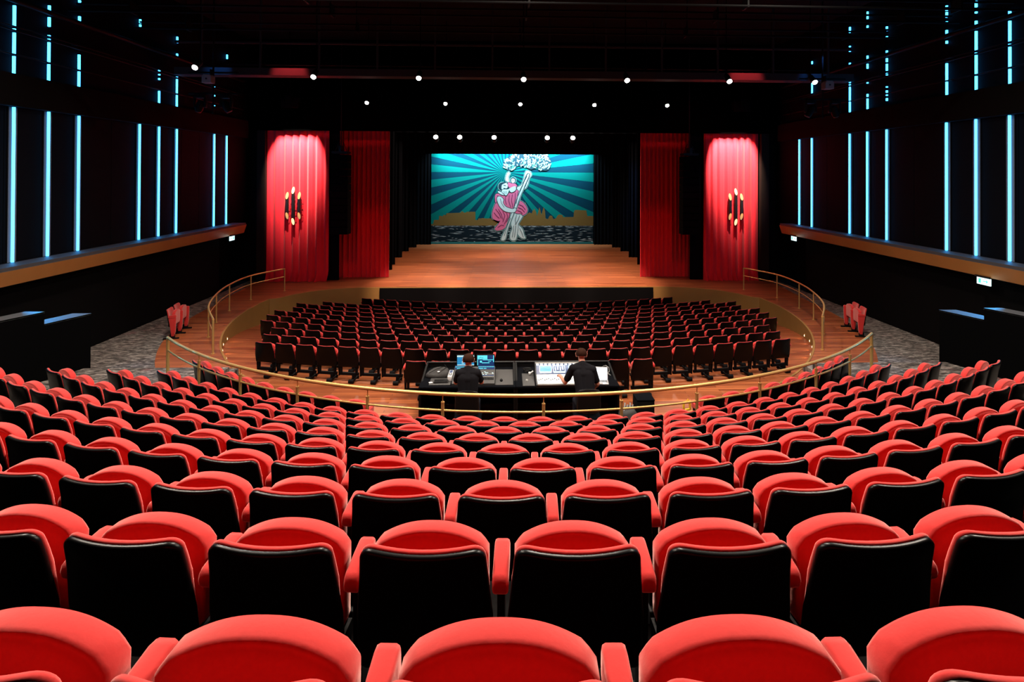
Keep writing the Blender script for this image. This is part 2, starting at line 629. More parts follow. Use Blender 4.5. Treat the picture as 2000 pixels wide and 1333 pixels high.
# side walls
for sg, nm in ((-1, 'left'), (1, 'right')):
    q = MB()
    q.span((sg * 12.2, -3.5, -0.1), (sg * 12.5, 22.6, 2.5))
    q.span((sg * 12.9, 22.6, -0.1), (sg * 13.2, 25.2, 2.5))
    q.span((sg * 12.2, 22.4, -0.1), (sg * 12.9, 22.6, 2.5))
    struct(q, 'wall_' + nm, M['black_wall'])
    q = MB()
    q.span((sg * 12.2, -3.5, 2.5), (sg * 12.5, 25.2, 11))
    # joints between the tall dark panels
    for yy in [5 + 1.15 * i for i in range(16)]:
        q.span((sg * 12.19, yy, 2.8), (sg * 12.2, yy + 1.13, 6.46))
    struct(q, 'wall_panels_' + nm, M['panel_wall'])
    # bulkhead above the lower light strips
    q = MB()
    q.span((sg * 11.98, -3.5, 6.48), (sg * 12.2, 24.6, 7.24))
    struct(q, 'trim_bulkhead_' + nm, M['black_wall'])
    # projecting ledge with a gold fascia
    q = MB()
    n0 = 0
    y0, y1 = -3.5, 23.72
    prof = [(12.2, 2.79), (11.65, 2.79), (11.65, 2.72), (11.62, 2.71)]
    q.grid([[(sg * x, y0, z) for x, z in prof], [(sg * x, y1, z) for x, z in prof]])
    prof = [(11.74, 2.36), (11.80, 2.34), (12.2, 2.5)]
    q.grid([[(sg * x, y0, z) for x, z in prof], [(sg * x, y1, z) for x, z in prof]])
    q.poly([(sg * x, y1, z) for x, z in ((12.2, 2.79), (11.65, 2.79), (11.65, 2.72), (11.74, 2.36), (12.2, 2.45))])
    struct(q, 'trim_ledge_' + nm, M['ledge'])
    q = MB()
    q.grid([[(sg * x, y0, z) for x, z in ((11.62, 2.71), (11.735, 2.36))], [(sg * x, y1 + 0.01, z) for x, z in ((11.62, 2.71), (11.735, 2.36))]])
    q.poly([(sg * x, y1 + 0.01, z) for x, z in ((11.62, 2.71), (11.735, 2.36), (11.82, 2.36), (11.82, 2.71))])
    struct(q, 'trim_fascia_' + nm, M['gold_fascia'])
q = MB()
q.span((-13, -3.6, -0.2), (13, -3.5, 11))
struct(q, 'wall_rear', M['black_wall'])
q = MB()
q.span((-13.5, -3.6, 11.0), (13.5, 40, 11.2))
struct(q, 'ceiling', mat('black_ceiling', (0.006, 0.005, 0.005), 0.9, spec=0.1, noise=0.4, nscale=0.6))
# proscenium wall: header, side piers
q = MB()
q.span((-12.5, 24.90, 6.86), (12.5, 25.04, 11))
struct(q, 'wall_proscenium_header', mat('header_velvet', (0.0008, 0.0007, 0.0007), 1.0, spec=0.0))
q = MB()
for sg in (-1, 1):
    q.span((sg * 11.40, 24.95, 0), (sg * 11.76, 25.2, 6.9))
struct(q, 'wall_proscenium_piers', M['brown_wall'])
q = MB()
for sg in (-1, 1):
    q.span((sg * 11.76, 25.2, 0), (sg * 13.2, 25.4, 7.0))
    q.span((sg * 8.2, 25.32, 0), (sg * 11.5, 25.45, 8.0))
    q.span((sg * 6.6, 26.6, 0), (sg * 12.2, 26.8, 9))
struct(q, 'wall_proscenium_sides', M['black_wall'])
q = MB()
q.span((-12.4, 39.6, -0.1), (12.4, 39.9, 11))
q.span((-12.4, 26.8, -0.1), (-12.2, 39.9, 11))
q.span((12.2, 26.8, -0.1), (12.4, 39.9, 11))
struct(q, 'wall_stage', M['black_wall'])

# ------------------------------------------------------------------ cyan light strips on the side walls
YL = [13.25, 14.23, 15.21, 17.67, 18.64, 19.62, 22.1, 23.06]
UL = {0: [(8.383, 8.882), (8.286, 8.335), (7.727, 8.237), (7.266, 7.679)], 1: [(9.067, 9.185), (8.649, 8.884), (8.387, 8.427), (8.296, 8.335), (7.734, 8.244), (7.263, 7.682)], 2: [(9.528, 9.64), (9.066, 9.192), (7.737, 8.143), (7.262, 7.681)], 3: [(9.694, 9.808), (9.58, 9.645)], 4: [(8.344, 8.378), (8.206, 8.24), (8.051, 8.103), (7.259, 7.672)], 5: [(9.635, 9.744), (9.527, 9.581), (9.054, 9.145), (8.292, 8.328), (7.73, 8.238), (7.258, 7.675)], 6: [(8.771, 8.914), (8.361, 8.402), (7.992, 8.033), (7.603, 7.624)], 7: [(9.691, 9.863)]}
UR = {0: [(9.021, 9.125), (8.323, 8.853), (8.233, 8.272), (7.678, 8.194), (7.26, 7.639)], 1: [(9.503, 9.67), (9.337, 9.379), (9.032, 9.129), (8.326, 8.852), (8.257, 8.271), (7.676, 8.201), (7.26, 7.634)], 2: [(9.817, 9.846), (9.698, 9.758), (9.506, 9.654), (9.373, 9.388), (9.034, 9.137), (8.753, 8.827), (7.676, 8.177), (7.26, 7.646)], 3: [(9.839, 9.908), (9.703, 9.754), (9.549, 9.583), (9.036, 9.104), (8.728, 8.848), (8.438, 8.66), (8.284, 8.353), (7.874, 7.909), (7.704, 7.772), (7.601, 7.635), (7.431, 7.516)], 4: [(10.441, 10.693), (10.135, 10.207), (9.036, 9.144), (8.694, 8.856), (8.172, 8.208), (7.705, 7.795), (7.26, 7.633)], 5: [(10.209, 10.417), (9.678, 9.716), (9.508, 9.565), (9.035, 9.092), (8.354, 8.486), (8.259, 8.297), (7.692, 8.202), (7.26, 7.654)], 6: [(9.554, 9.661), (8.322, 8.917)]}
for sg, nm, U in ((-1, 'left', UL), (1, 'right', UR)):
    for i, y in enumerate(YL):
        q = MB()
        q.box((sg * 12.155, y, 4.635), (0.05, 0.038, 3.67))
        o = q.build('light_strip', M['led'])
        q = MB()
        for s_ in (-1, 1):
            q.box((sg * 12.176, y + s_ * 0.068, 4.635), (0.008, 0.085, 3.67))
        q.build('glow_catch', M['glow_catch'], o)  # flanges added beside the strip to catch a blue glow
        tag(o, 'tall cyan light strip between ledge and bulkhead, %s from the stage on the %s wall' % (ORD[8 - i], nm), 'light strip', 'cyan strips above the %s ledge' % nm)
        if i in U:
            o = thing('light_strip', None, None, (sg * 12.165, y, U[i][-1][0] if len(U[i]) == 1 else 8.0))
            for z0, z1 in U[i]:
                q = MB()
                q.box((0, 0, (z0 + z1) / 2 - o.location.z), (0.05, 0.038, z1 - z0))
                q.build('light_segment', M['led'], o)
            tag(o, 'broken cyan light strip above the bulkhead, %s from the stage on the %s wall' % (ORD[8 - i], nm), 'light strip', 'cyan strips above the %s bulkhead' % nm)
    # thin dark pipes running in front of the upper strips
    for z, r, wd in ((7.70 if sg < 0 else 7.657, 0.02, 'lowest'), (8.265 if sg < 0 else 8.215, 0.022, 'second lowest'), (8.36 if sg < 0 else 8.298, 0.018, 'middle'), (8.97 if sg < 0 else 8.94, 0.07, 'thick upper')):
        q = MB()
        q.tube([(sg * 12.06, -3.4, z), (sg * 12.06, 24.3, z)], r, seg=8)
        for yy in range(-3, 25, 3):
            q.box((sg * 12.13, yy, z), (0.14, 0.03, 0.03))
        o = q.build('wall_pipe', M['black_metal'], None, 50)
        tag(o, 'black %s pipe running along the %s wall across the upper strips' % (wd, nm), 'pipe')

# ------------------------------------------------------------------ theatre seats
TILT = math.radians(14)
ub = (-sin(TILT), cos(TILT))
nb = (cos(TILT), sin(TILT))


def back_map(y0, z0, kx=1.0):
    def fn(x, s, d):
        dd = d + 0.042 * (x / 0.25) ** 2 * min(1.0, max(0.0, s / 0.42))
        return (x * kx, y0 + s * ub[0] + dd * nb[0], z0 + s * ub[1] + dd * nb[1])
    return fn


def back_outline(wb, wm, wt, s0, s1, r, brk):
    """half of the outline: WB at the bottom, WM up to the height BRK, then slanting in to WT under the rounded top corner."""
    half = [(wb, s0 + 0.012), (wm, s0 + 0.10)]
    half += [(wm, s0 + 0.10 + (brk - s0 - 0.10) * i / 4) for i in range(1, 5)]
    half += [(wm + (wt - wm) * (i / 4) ** 0.9, brk + (s1 - r - brk) * i / 4) for i in range(1, 5)]
    half += [(wt - r + r * cos(pi / 2 * i / 6), s1 - r + r * sin(pi / 2 * i / 6)) for i in range(1, 6)]
    pts = [(-wb + 0.02 + 2 * (wb - 0.02) * i / 8, s0) for i in range(9)]
    pts += half
    pts += [((wt - r) - 2 * (wt - r) * i / 8, s1) for i in range(9)]
    pts += [(-x, z) for x, z in half[::-1]]
    return pts


def make_seat_parts(kx=1.0, zs=0.391, wm=0.253):
    P = {}
    fb = back_map(-0.132, 0.345, kx)
    q = MB()
    q.pillow(back_outline(wm - 0.007, wm, 0.231, 0.0, 0.515, 0.052, 0.22), [(0.012, -0.022), (0.003, -0.019), (0.0, -0.013), (0.0, -0.004), (0.002, 0.0)], fb)
    P['backrest_shell'] = q.mesh('backrest_shell', M['shell'], 60)
    q = MB()
    q.pillow(back_outline(0.222, 0.2395, 0.228, 0.08, 0.517, 0.052, 0.36), [(0.004, 0.0005), (0.0, 0.005), (0.0, 0.012), (0.005, 0.021), (0.018, 0.028)], fb)
    P['backrest_pad'] = q.mesh('backrest_pad', M['red_fabric'], 60)
    # folded seat: an arch-fronted cushion standing on its rear edge
    hw = 0.2275
    ol = []
    for i in range(9):
        ol.append((-hw + 0.02 + 2 * (hw - 0.02) * i / 8, 0.0))
    for i in range(1, 7):
        ol.append((hw, 0.015 + 0.285 * i / 6))
    for i in range(0, 25):
        u = 1 - 2 * i / 24
        x = hw * math.copysign(abs(u) ** 0.85, u)
        zz = 0.352 + 0.070 * (1 - abs(x / hw) ** 2.3) - 0.020 * max(0, abs(x / hw) - 0.88) / 0.12
        ol.append((x, zz))
    for i in range(6, 0, -1):
        ol.append((-hw, 0.015 + 0.285 * i / 6))
    lean = math.radians(1)

    def fs(x, s, d):
        return (x * kx, -0.050 + s * sin(lean) + d * cos(lean), zs + s * cos(lean) - d * sin(lean) + 0.0)
    q = MB()
    q.pillow(ol, [(0.045, -0.043), (0.022, -0.041), (0.017, -0.0375), (0.012, -0.0395), (0.004, -0.035), (0.0, -0.026), (0.0, 0.028), (0.005, 0.038), (0.018, 0.043)], fs)
    P['seat'] = q.mesh('seat', M['red_fabric'], 70)
    # padded armrest with its tapering side panel
    ar = [(-0.148, 0.622), (0.030, 0.610), (0.049, 0.622), (0.056, 0.650), (0.054, 0.687), (0.042, 0.706), (0.015, 0.711), (-0.06, 0.702), (-0.135, 0.690), (-0.156, 0.678), (-0.162, 0.655), (-0.159, 0.635)]
    ep = [(-0.075, 0.085), (0.015, 0.085), (0.040, 0.30), (0.055, 0.60), (0.050, 0.62), (-0.14, 0.62), (-0.145, 0.60), (-0.105, 0.36)]

    def fa(x, s, d):
        return (d, x, s)
    q = MB()
    q.pillow(ar, [(0.014, -0.031), (0.004, -0.028), (0.0, -0.020), (0.0, 0.020), (0.004, 0.028), (0.014, 0.031)], fa, caps=(0.6,))
    P['armrest'] = q.mesh('armrest', M['red_fabric'], 60)
    q = MB()
    q.pillow(ep, [(0.012, -0.027), (0.003, -0.024), (0.0, -0.018), (0.0, 0.018), (0.003, 0.024), (0.012, 0.027)], fa, caps=(0.6,))
    P['end_panel'] = q.mesh('end_panel', M['red_fabric'], 60)
    q = MB()
    q.pillow([(-0.07, 0.10), (0.01, 0.10), (0.025, 0.35), (0.03, 0.625), (-0.10, 0.625), (-0.09, 0.36)], [(0.002, -0.014), (0, -0.012), (0, 0.012), (0.002, 0.014)], fa, caps=(0.6,))
    P['armrest_support'] = q.mesh('armrest_support', M['black_metal'], 60)
    q = MB()
    q.box((0, -0.05, 0.07), (0.05, 0.14, 0.14), bevel=0.008)
    q.box((0, -0.08, 0.02), (0.055, 0.42, 0.04), bevel=0.008)
    P['pedestal'] = q.mesh('pedestal', M['black_metal'], 50)
    q = MB()
    q.tube([(-0.238 * kx, -0.05, 0.365), (0.238 * kx, -0.05, 0.365)], 0.014, seg=8)
    q.box((-0.228 * kx, -0.10, 0.40), (0.02, 0.14, 0.06))
    q.box((0.228 * kx, -0.10, 0.40), (0.02, 0.14, 0.06))
    P['hinge_bar'] = q.mesh('hinge_bar', M['black_metal'], 50)
    q = MB()
    q.box((0, -0.09, 0.165), (0.465, 0.06, 0.06))
    for x in (-0.19, 0.19):
        q.box((x, -0.11, 0.27), (0.045, 0.05, 0.17))
    P['support_beam'] = q.mesh('support_beam', M['black_metal'])
    q = MB()
    q.box((0, -0.11, 0.045), (0.09, 0.34, 0.05), bevel=0.015)
    q.box((0, -0.09, 0.10), (0.06, 0.12, 0.10))
    q.tube([(-0.06, -0.25, 0.045), (0.06, -0.25, 0.045)], 0.045, seg=12)
    q.tube([(-0.06, 0.04, 0.04), (0.06, 0.04, 0.04)], 0.04, seg=12)
    P['foot'] = q.mesh('foot', M['black_metal'], 50)
    return P


SP = make_seat_parts()
SPS = make_seat_parts(0.955, 0.352, 0.268)


def seat_part(name, parent, x=0.0, stalls=False):
    o = bpy.data.objects.new(name, (SPS if stalls else SP)[name])
    COL.objects.link(o)
    o.parent = parent
    if x:
        o.location.x = x
    return o


def base_seat(name, stalls=False):
    t = thing(name, 'red tip-up seat', 'theatre seat')
    for n_ in ('backrest_shell', 'backrest_pad', 'seat', 'hinge_bar'):
        seat_part(n_, t, 0.0, stalls)
    seat_part('armrest', t, 0.27 if stalls else PIT_T / 2, stalls)
    seat_part('armrest_support', t, 0.27 if stalls else PIT_T / 2, stalls)
    if stalls:
        seat_part('support_beam', t, 0.0, True)
        seat_part('foot', t, 0.12, True)
    else:
        seat_part('pedestal', t, PIT_T / 2)
    return t


def end_arm(t, stalls=False):
    seat_part('armrest', t, -0.27 if stalls else -PIT_T / 2, stalls)
    seat_part('armrest_support', t, -0.27 if stalls else -PIT_T / 2, stalls)
    if not stalls:
        seat_part('pedestal', t, -PIT_T / 2)


ENDS = []


def side_word(n):
    a = abs(n)
    k = int(a + 0.5)
    return '%s %s of centre' % (ORD[k], 'left' if n < 0 else 'right')


proto = base_seat('theatre_seat')
first = True
ROWNAME = {1: 'first row behind the brass rail', 2: 'second row behind the brass rail', 3: 'third row behind the brass rail', 4: 'fourth row behind the brass rail', 5: 'fifth row behind the brass rail', 6: 'fourth row up from the photo edge', 7: 'third row up from the photo edge', 8: 'second row up from the photo edge', 9: 'row cut by the photo edge'}
ROWNAME = {k: v for k, v in ROWNAME.items()}
for k in range(1, 10):
    R, z = row_R(k), row_z(k)
    n = -NROW[k]
    started = False
    while n <= NROW[k]:
        a = (n * PIT_T + 0.04) / R
        x, y = R * sin(a), YC - R * cos(a)
        if y > 0.9 and (in_view(x, y, z + 0.8) or in_view(x, y - 0.2, z + 0.45, 40)):
            lab = 'red tip-up seat at the centre of the %s' % ROWNAME[k] if n == 0 else 'red tip-up seat, %s, %s' % (side_word(n), ROWNAME[k])
            g_ = 'terrace seats, ' + ROWNAME[k]
            if first:
                t = proto
                t.location = (x, y, z)
                t.rotation_euler = (0, 0, a)
                t['label'], t['group'] = lab, g_
                first = False
            else:
                t = dup(proto, (x, y, z), a, lab, g_)
            if not started:
                ENDS.append((t, False))
                started = True
        n += 1
# row in front of the rail, broken by the control desks
R = row_R(0)
for sg, nm in ((-1, 'left'), (1, 'right')):
    for m_ in range(6, 15):
        n = m_ * sg
        a = (n * 0.5475 + 0.04) / R
        x, y = R * sin(a), YC - R * cos(a)
        t = dup(proto, (x, y, 0), a, 'red tip-up seat in front of the brass rail on the %s, %s from the gap' % (nm, ORD[m_ - 5]), 'seats in front of the rail')
        if (sg < 0 and m_ == 14) or (sg > 0 and m_ == 6):
            ENDS.append((t, False))
# pairs beside the walkway
for sg, nm, yy in ((-1, 'left', 16.75), (1, 'right', 16.55)):
    for j, wd in ((0, 'nearer'), (1, 'farther')):
        rz = (-pi / 2 if sg < 0 else pi / 2) - sg * 0.22
        t = dup(proto, (sg * 10.38 + sg * 0.56 * j * cos(rz), yy + sg * 0.56 * j * sin(rz), 0), rz, '%s seat of the red pair on the carpet edge by the %s wall' % (wd, nm), 'spare seat pair by the %s wall' % nm)
        if (sg < 0) == (j == 1):
            ENDS.append((t, False))
        seat_part('end_panel', t, PIT_T / 2)
        if (sg < 0) == (j == 1):
            seat_part('end_panel', t, -PIT_T / 2)

# seats in the sunken stalls
SROW = {1: 12, 2: 12.5, 3: 13, 4: 14.5, 5: 15, 6: 15.5, 7: 15, 8: 15.5, 9: 14, 10: 11.5}
SZ = {}
SYC = 42.44
sproto = base_seat('stalls_seat', True)
sfirst = True
SEXT = {1: 6.44, 2: 6.745, 3: 7.0, 4: 7.89, 5: 8.215, 6: 8.45, 7: 8.18, 8: 8.53, 9: 7.75, 10: 6.27}
for k in range(1, 11):
    Rt = 29.81 - 0.97 * (k - 1) if k < 10 else 21.14
    z = -0.125 * (k - 1) if k < 10 else -0.985
    R = Rt - 0.26
    pt = SEXT[k] / SROW[k]
    n = -SROW[k]
    rn = '%s row from the stage' % ORD[11 - k] if k > 1 else 'rearmost full stalls row'
    while n <= SROW[k]:
        a = (n * pt + 0.04) / Rt
        x, y = R * sin(a), SYC - R * cos(a)
        zz = z
        rn2 = ('stalls ' + rn) if k > 1 else rn
        lab = 'black-backed red seat at the centre of the %s' % rn2 if n == 0 else 'black-backed red seat, %s, %s' % (side_word(n), rn2)
        if sfirst:
            t = sproto
            t.location = (x, y, zz)
            t.rotation_euler = (0, 0, a)
            t['label'], t['group'] = lab, 'stalls seats'
            sfirst = False
        else:
            t = dup(sproto, (x, y, zz), a, lab, 'stalls seats, ' + rn)
        if n == -SROW[k]:
            ENDS.append((t, True))
        n += 1
for x, y, lab in ((-2.44, 11.98, 'black-backed red seat beside the control desk, by the black bag'), (-1.895, 11.96, 'black-backed red seat just behind the desk screen holding the black bag'),
                  (1.99, 12.0, 'black-backed red seat beside the control desk, by the laptop'), (2.54, 12.02, 'black-backed red seat second out from the laptop end of the desk')):
    a = x / 30.6
    t = dup(sproto, (x, y + 0.2, 0), a, lab, 'seats beside the control desks')
    if x in (-2.44, 1.99):
        ENDS.append((t, True))
for t, st_ in ENDS:
    end_arm(t, st_)

# ------------------------------------------------------------------ brass railings
t = thing('brass_railing', 'long curved brass railing in front of the terrace seats', 'railing', (0, 9.09, 0.365))
RR = 11.33


def rail_pt(a, z):
    return (RR * sin(a), YC - RR * cos(a) - 9.09, z - 0.365)


A0, A1 = -0.793, 0.793
AA = [A0 + (A1 - A0) * i / 80 for i in range(81)]
q = MB()
q.tube([rail_pt(a, 1.24) for a in AA], 0.030, seg=12)
q.build('handrail', M['brass'], t, 60)
q = MB()
q.tube([rail_pt(a, 0.965) for a in AA], 0.018, seg=10)
q.build('lower_rail', M['brass'], t, 60)
for xp in (-8.05, -6.74, -5.54, -4.23, -2.87, -1.55, 0.14, 1.47, 2.86, 4.19, 5.66, 6.86, 8.05):
    a = math.asin(xp / RR)
    q = MB()
    e = abs(xp) > 8
    b = rail_pt(a, 0.365 if not e else 0.0)
    top = rail_pt(a, 1.24)
    if e:
        q.tube([b, top], 0.034, seg=12)
    else:
        m_ = rail_pt(a, 1.09)
        q.tube([b, m_], 0.027, seg=12)
        q.tube([m_, (m_[0], m_[1], m_[2] + 0.02)], 0.031, seg=12)
        q.tube([m_, top], 0.009, seg=8)
    q.lathe([(0.05, 0), (0.05, 0.012), (0.03, 0.014)], b, seg=14)
    q.build('post', M['brass'], t, 50)
for sg, nm in ((-1, 'left'), (1, 'right')):
    PP = [(8.47, 15.12), (9.40, 16.62), (10.02, 18.25), (10.37, 19.80), (10.40, 21.50), (9.73, 23.05)]
    t = thing('brass_railing', 'curved brass railing on the wooden walkway along the %s of the stalls' % nm, 'railing', (sg * 10.4, 19.8, 0), 0, 'walkway railings')
    # smooth path through the posts
    path = []
    for i in range(len(PP) - 1):
        p0, p1, p2, p3 = PP[max(0, i - 1)], PP[i], PP[i + 1], PP[min(len(PP) - 1, i + 2)]
        for j in range(10):
            u = j / 10
            path.append(tuple(0.5 * ((2 * p1[c]) + (-p0[c] + p2[c]) * u + (2 * p0[c] - 5 * p1[c] + 4 * p2[c] - p3[c]) * u * u + (-p0[c] + 3 * p1[c] - 3 * p2[c] + p3[c]) * u ** 3) for c in (0, 1)))
    path.append(PP[-1])
    off = lambda p, z: (sg * p[0] - sg * 10.4, p[1] - 19.8, z)
    q = MB()
    pts = [off(p, 0.93) for p in path]
    pts = pts[:-2] + [off(path[-1], 0.925), off(path[-1], 0.86)]
    q.tube(pts, 0.028, seg=12)
    q.build('handrail', M['brass'], t, 60)
    q = MB()
    q.tube([off(p, 0.60) for p in path], 0.016, seg=10)
    q.build('lower_rail', M['brass'], t, 60)
    for i, p in enumerate(PP):
        q = MB()
        q.tube([off(p, 0.0), off(p, 0.93)], 0.03 if i == 0 else 0.024, seg=12)
        q.lathe([(0.055, 0), (0.055, 0.012), (0.03, 0.014)], off(p, 0), seg=14)
        q.build('post', M['brass'], t, 50)
# step lights set low in the clad wall of the stalls
for sg, nm in ((-1, 'left'), (1, 'right')):
    for i, aa in enumerate((197.5, 203.0, 208.5, 215.0)):
        a = math.radians(aa) if sg < 0 else math.radians(540 - aa)
        x, y = (PITR - 0.015) * cos(a), YC + (PITR - 0.015) * sin(a)
        z = pit_floor_z(x, y) + 0.10
        t = thing('step_light', 'small glowing step light low in the bronze wall, %s from the %s rail end' % (ORD[4 - i], nm), 'step light', (x, y, z), a + pi / 2, 'step lights around the stalls')
        q = MB()
        q.box((0, 0.0, 0), (0.10, 0.02, 0.10), bevel=0.004)
        q.build('housing', M['brass'], t)
        q = MB()
        q.box((0, 0.012, 0.0), (0.03, 0.012, 0.05))
        q.build('lens', M['step_glow'], t)
        dx, dy = -cos(a), -sin(a)
        lamp('SPOT', 'step_lamp', (x + dx * 0.05, y + dy * 0.05, z + 0.02), 3.0, (1.0, 0.62, 0.32), (x + dx * 0.6, y + dy * 0.6, z - 0.25), 0.02, 110, 0.6)

# ------------------------------------------------------------------ curtains and stage drapes


def curtain_mesh(x0, x1, y, z0, z1, folds, amp, puddle=0.0, seed=1, thick=0.012):
    rnd = random.Random(seed)
    nx, nz = int(folds * 14), 26
    ph = [rnd.uniform(-0.8, 0.8) for _ in range(int(folds) + 3)]
    am = [rnd.uniform(0.55, 1.25) for _ in range(int(folds) + 3)]
    front, back = [], []
    for iz in range(nz + 1):
        t = iz / nz
        z = z0 + (z1 - z0) * t
        pd = max(0.0, 1 - (z - z0) / 0.55) ** 2 * puddle
        r1, r2 = [], []
        for ix in range(nx + 1):
            u = ix / nx
            c = u * folds
            i = int(c)
            f = c - i
            a = am[i] * (1 - f) + am[i + 1] * f
            p = ph[i] * (1 - f) + ph[i + 1] * f
            wv = sin(2 * pi * c + p) + 0.35 * sin(4 * pi * c + 2.3 * p + 0.6 * t)
            yy = y - amp * a * wv * (0.75 + 0.35 * (1 - t)) - pd * (0.55 + 0.45 * sin(2 * pi * c * 1.5 + 3 * p))
            xx = x0 + (x1 - x0) * u + 0.03 * pd / max(puddle, 1e-6) * sin(9 * c + p) * (1 if puddle else 0)
            r1.append((xx, yy, z + (0.05 * pd * abs(sin(5 * c + p)) if puddle else 0)))
            r2.append((xx, yy + thick, z))
        front.append(r1)
        back.append(r2)
    q = MB()
    q.grid(front)
    n1 = len(q.v)
    q.grid([r[::-1] for r in back])
    w_ = nx + 1
    for iz in range(nz):
        for ix, jx in ((0, nx), (nx, 0)):
            a, b = iz * w_ + ix, (iz + 1) * w_ + ix
            c, d = n1 + iz * w_ + jx, n1 + (iz + 1) * w_ + jx
            q.face([a, b, d, c])
    return q


for sg, nm, x0, x1 in ((-1, 'left', -11.38, -8.60), (1, 'right', 8.76, 11.34)):
    q = curtain_mesh(x0, x1, 25.16, 0.0, 7.1, 7.5, 0.055, 0.22, 3 + sg)
    o = q.build('curtain', M['curtain'], None, 70)
    tag(o, 'brightly lit red curtain with a wall lamp, on the %s side of the stage' % nm, 'curtain', 'red curtains beside the stage')
    x0, x1 = (-8.85, -6.03) if sg < 0 else (5.98, 8.72)
    q = curtain_mesh(x0, x1, 26.05, 0.0, 8.4, 13, 0.06, 0.0, 9 + sg)
    o = q.build('curtain', M['curtain'], None, 70)
    tag(o, 'dark unlit red stage curtain behind the %s hanging loudspeaker column' % nm, 'curtain', 'red curtains beside the stage')
# black legs in the wings and borders above
for sg, nm in ((-1, 'left'), (1, 'right')):
    for i, (xi, yi) in enumerate(((6.52, 28.0), (6.70, 29.6), (6.80, 32.1), (6.84, 34.6), (6.66, 36.4))):
        if sg < 0:
            xi -= 0.22
        q = curtain_mesh(min(sg * xi, sg * 9.6), max(sg * xi, sg * 9.6), yi, 0.0, 9.0, 13, 0.05, 0, 20 + i + sg)
        o = q.build('stage_leg_drape', M['black_cloth'], None, 70)
        tag(o, 'tall black drape in the %s wing, %s behind the red curtain' % (nm, ORD[i + 1]), 'drape', 'black wing drapes')
for i, (yi, zi) in enumerate(((27.2, 7.25), (31.4, 7.3), (36.55, 6.255))):
    q = curtain_mesh(-9.5, 9.5, yi, zi, 10.9, 30, 0.04, 0, 40 + i)
    o = q.build('border_drape', M['black_cloth'], None, 70)
    tag(o, 'wide black border drape hung across the top of the stage, %s from the front' % ORD[i + 1], 'drape', 'black border drapes')
for sg, nm in ((-1, 'left'), (1, 'right')):
    q = curtain_mesh(min(sg * 5.68, sg * 9.5), max(sg * 5.68, sg * 9.5), 37.9, 0.0, 9.0, 16, 0.04, 0, 60 + sg)
    o = q.build('masking_drape', M['black_cloth'], None, 70)
    tag(o, 'black masking drape along the %s edge of the painted backdrop' % nm, 'drape')

# ------------------------------------------------------------------ painted backdrop
PAINT = {}


def paint(n, c, em=0):
    PAINT[n] = mat('paint_' + n, c, 0.9, spec=0.05)
    return PAINT[n]


for n, c in (('dark_ray', (0.001, 0.030, 0.055)), ('light_ray', (0.0, 0.130, 0.122)), ('gold', (0.125, 0.078, 0.024)), ('water', (0.005, 0.011, 0.017)), ('foam', (0.26, 0.32, 0.36)),
             ('robe', (0.50, 0.105, 0.21)), ('fold', (0.08, 0.015, 0.06)), ('flesh', (0.42, 0.50, 0.52)), ('ink', (0.010, 0.030, 0.045)), ('halo', (0.16, 0.30, 0.30)),
             ('leaf', (0.24, 0.38, 0.34)), ('leaf_green', (0.07, 0.30, 0.20)), ('beard', (0.45, 0.58, 0.60)), ('band', (0.02, 0.12, 0.13)), ('night', (0.012, 0.085, 0.10))):
    paint(n, c)
PN = list(PAINT)
PMATS = [PAINT[n] for n in PN]
BX0, BX1, BZ0, BZ1, BY = -5.76, 5.67, 0.0, 6.9, 38.17
KX = (5.67 + 5.76) / (1159 - 841)


def bp(px, py):
    return (-5.76 + (px - 841) * KX, -0.04 + (478 - py) * (6.33 + 0.04) / 177.0)


bq = MB()
bq.span((BX0, BY, BZ0), (BX1, BY + 0.01, BZ1), PN.index('dark_ray'))


def pp(pts, col, layer):
    """one painted area of the cloth: its outline, colour and layer."""
    y = BY - 0.004 * layer
    bq.poly([(min(max(x, BX0), BX1), y, min(max(z, BZ0 + 0.01), BZ1)) for x, z in pts], PN.index(col))


def b3(L):
    return [bp(920 + a / 7.018, 290 + b / 7.018) for a, b in L]


def line(L, wd, col, layer, tap=True):
    L = b3(L)
    for i in range(len(L) - 1):
        (x0, z0), (x1, z1) = L[i], L[i + 1]
        l = math.hypot(x1 - x0, z1 - z0) or 1
        nx, nz = -(z1 - z0) / l * wd / 2, (x1 - x0) / l * wd / 2
        pp([(x0 + nx, z0 + nz), (x1 + nx, z1 + nz), (x1 - nx, z1 - nz), (x0 - nx, z0 - nz)], col, layer)


def grown(L, g):
    n = len(L)
    cx, cz = sum(p[0] for p in L) / n, sum(p[1] for p in L) / n
    ar = sum(L[i - 1][0] * L[i][1] - L[i][0] * L[i - 1][1] for i in range(n))
    s = 1 if ar > 0 else -1
    out = []
    for i in range(n):
        a, b = L[i - 1], L[(i + 1) % n]
        tx, tz = b[0] - a[0], b[1] - a[1]
        l = math.hypot(tx, tz) or 1
        out.append((L[i][0] + s * tz / l * g, L[i][1] - s * tx / l * g))
    return out


def smooth_poly(L, k=3):
    n = len(L)
    out = []
    for i in range(n):
        p0, p1, p2, p3 = L[i - 1], L[i], L[(i + 1) % n], L[(i + 2) % n]
        for j in range(k):
            u = j / k
            out.append(tuple(0.5 * ((2 * p1[c]) + (-p0[c] + p2[c]) * u + (2 * p0[c] - 5 * p1[c] + 4 * p2[c] - p3[c]) * u * u + (-p0[c] + 3 * p1[c] - 3 * p2[c] + p3[c]) * u ** 3) for c in (0, 1)))
    return out


def shape(L, col, layer, outline=True, halo=False):
    S = smooth_poly(b3(L))
    if halo:
        pp(grown(S, 0.065), 'halo', layer - 0.6)
    if outline:
        pp(grown(S, 0.035), 'ink', layer - 0.3)
    pp(S, col, layer)


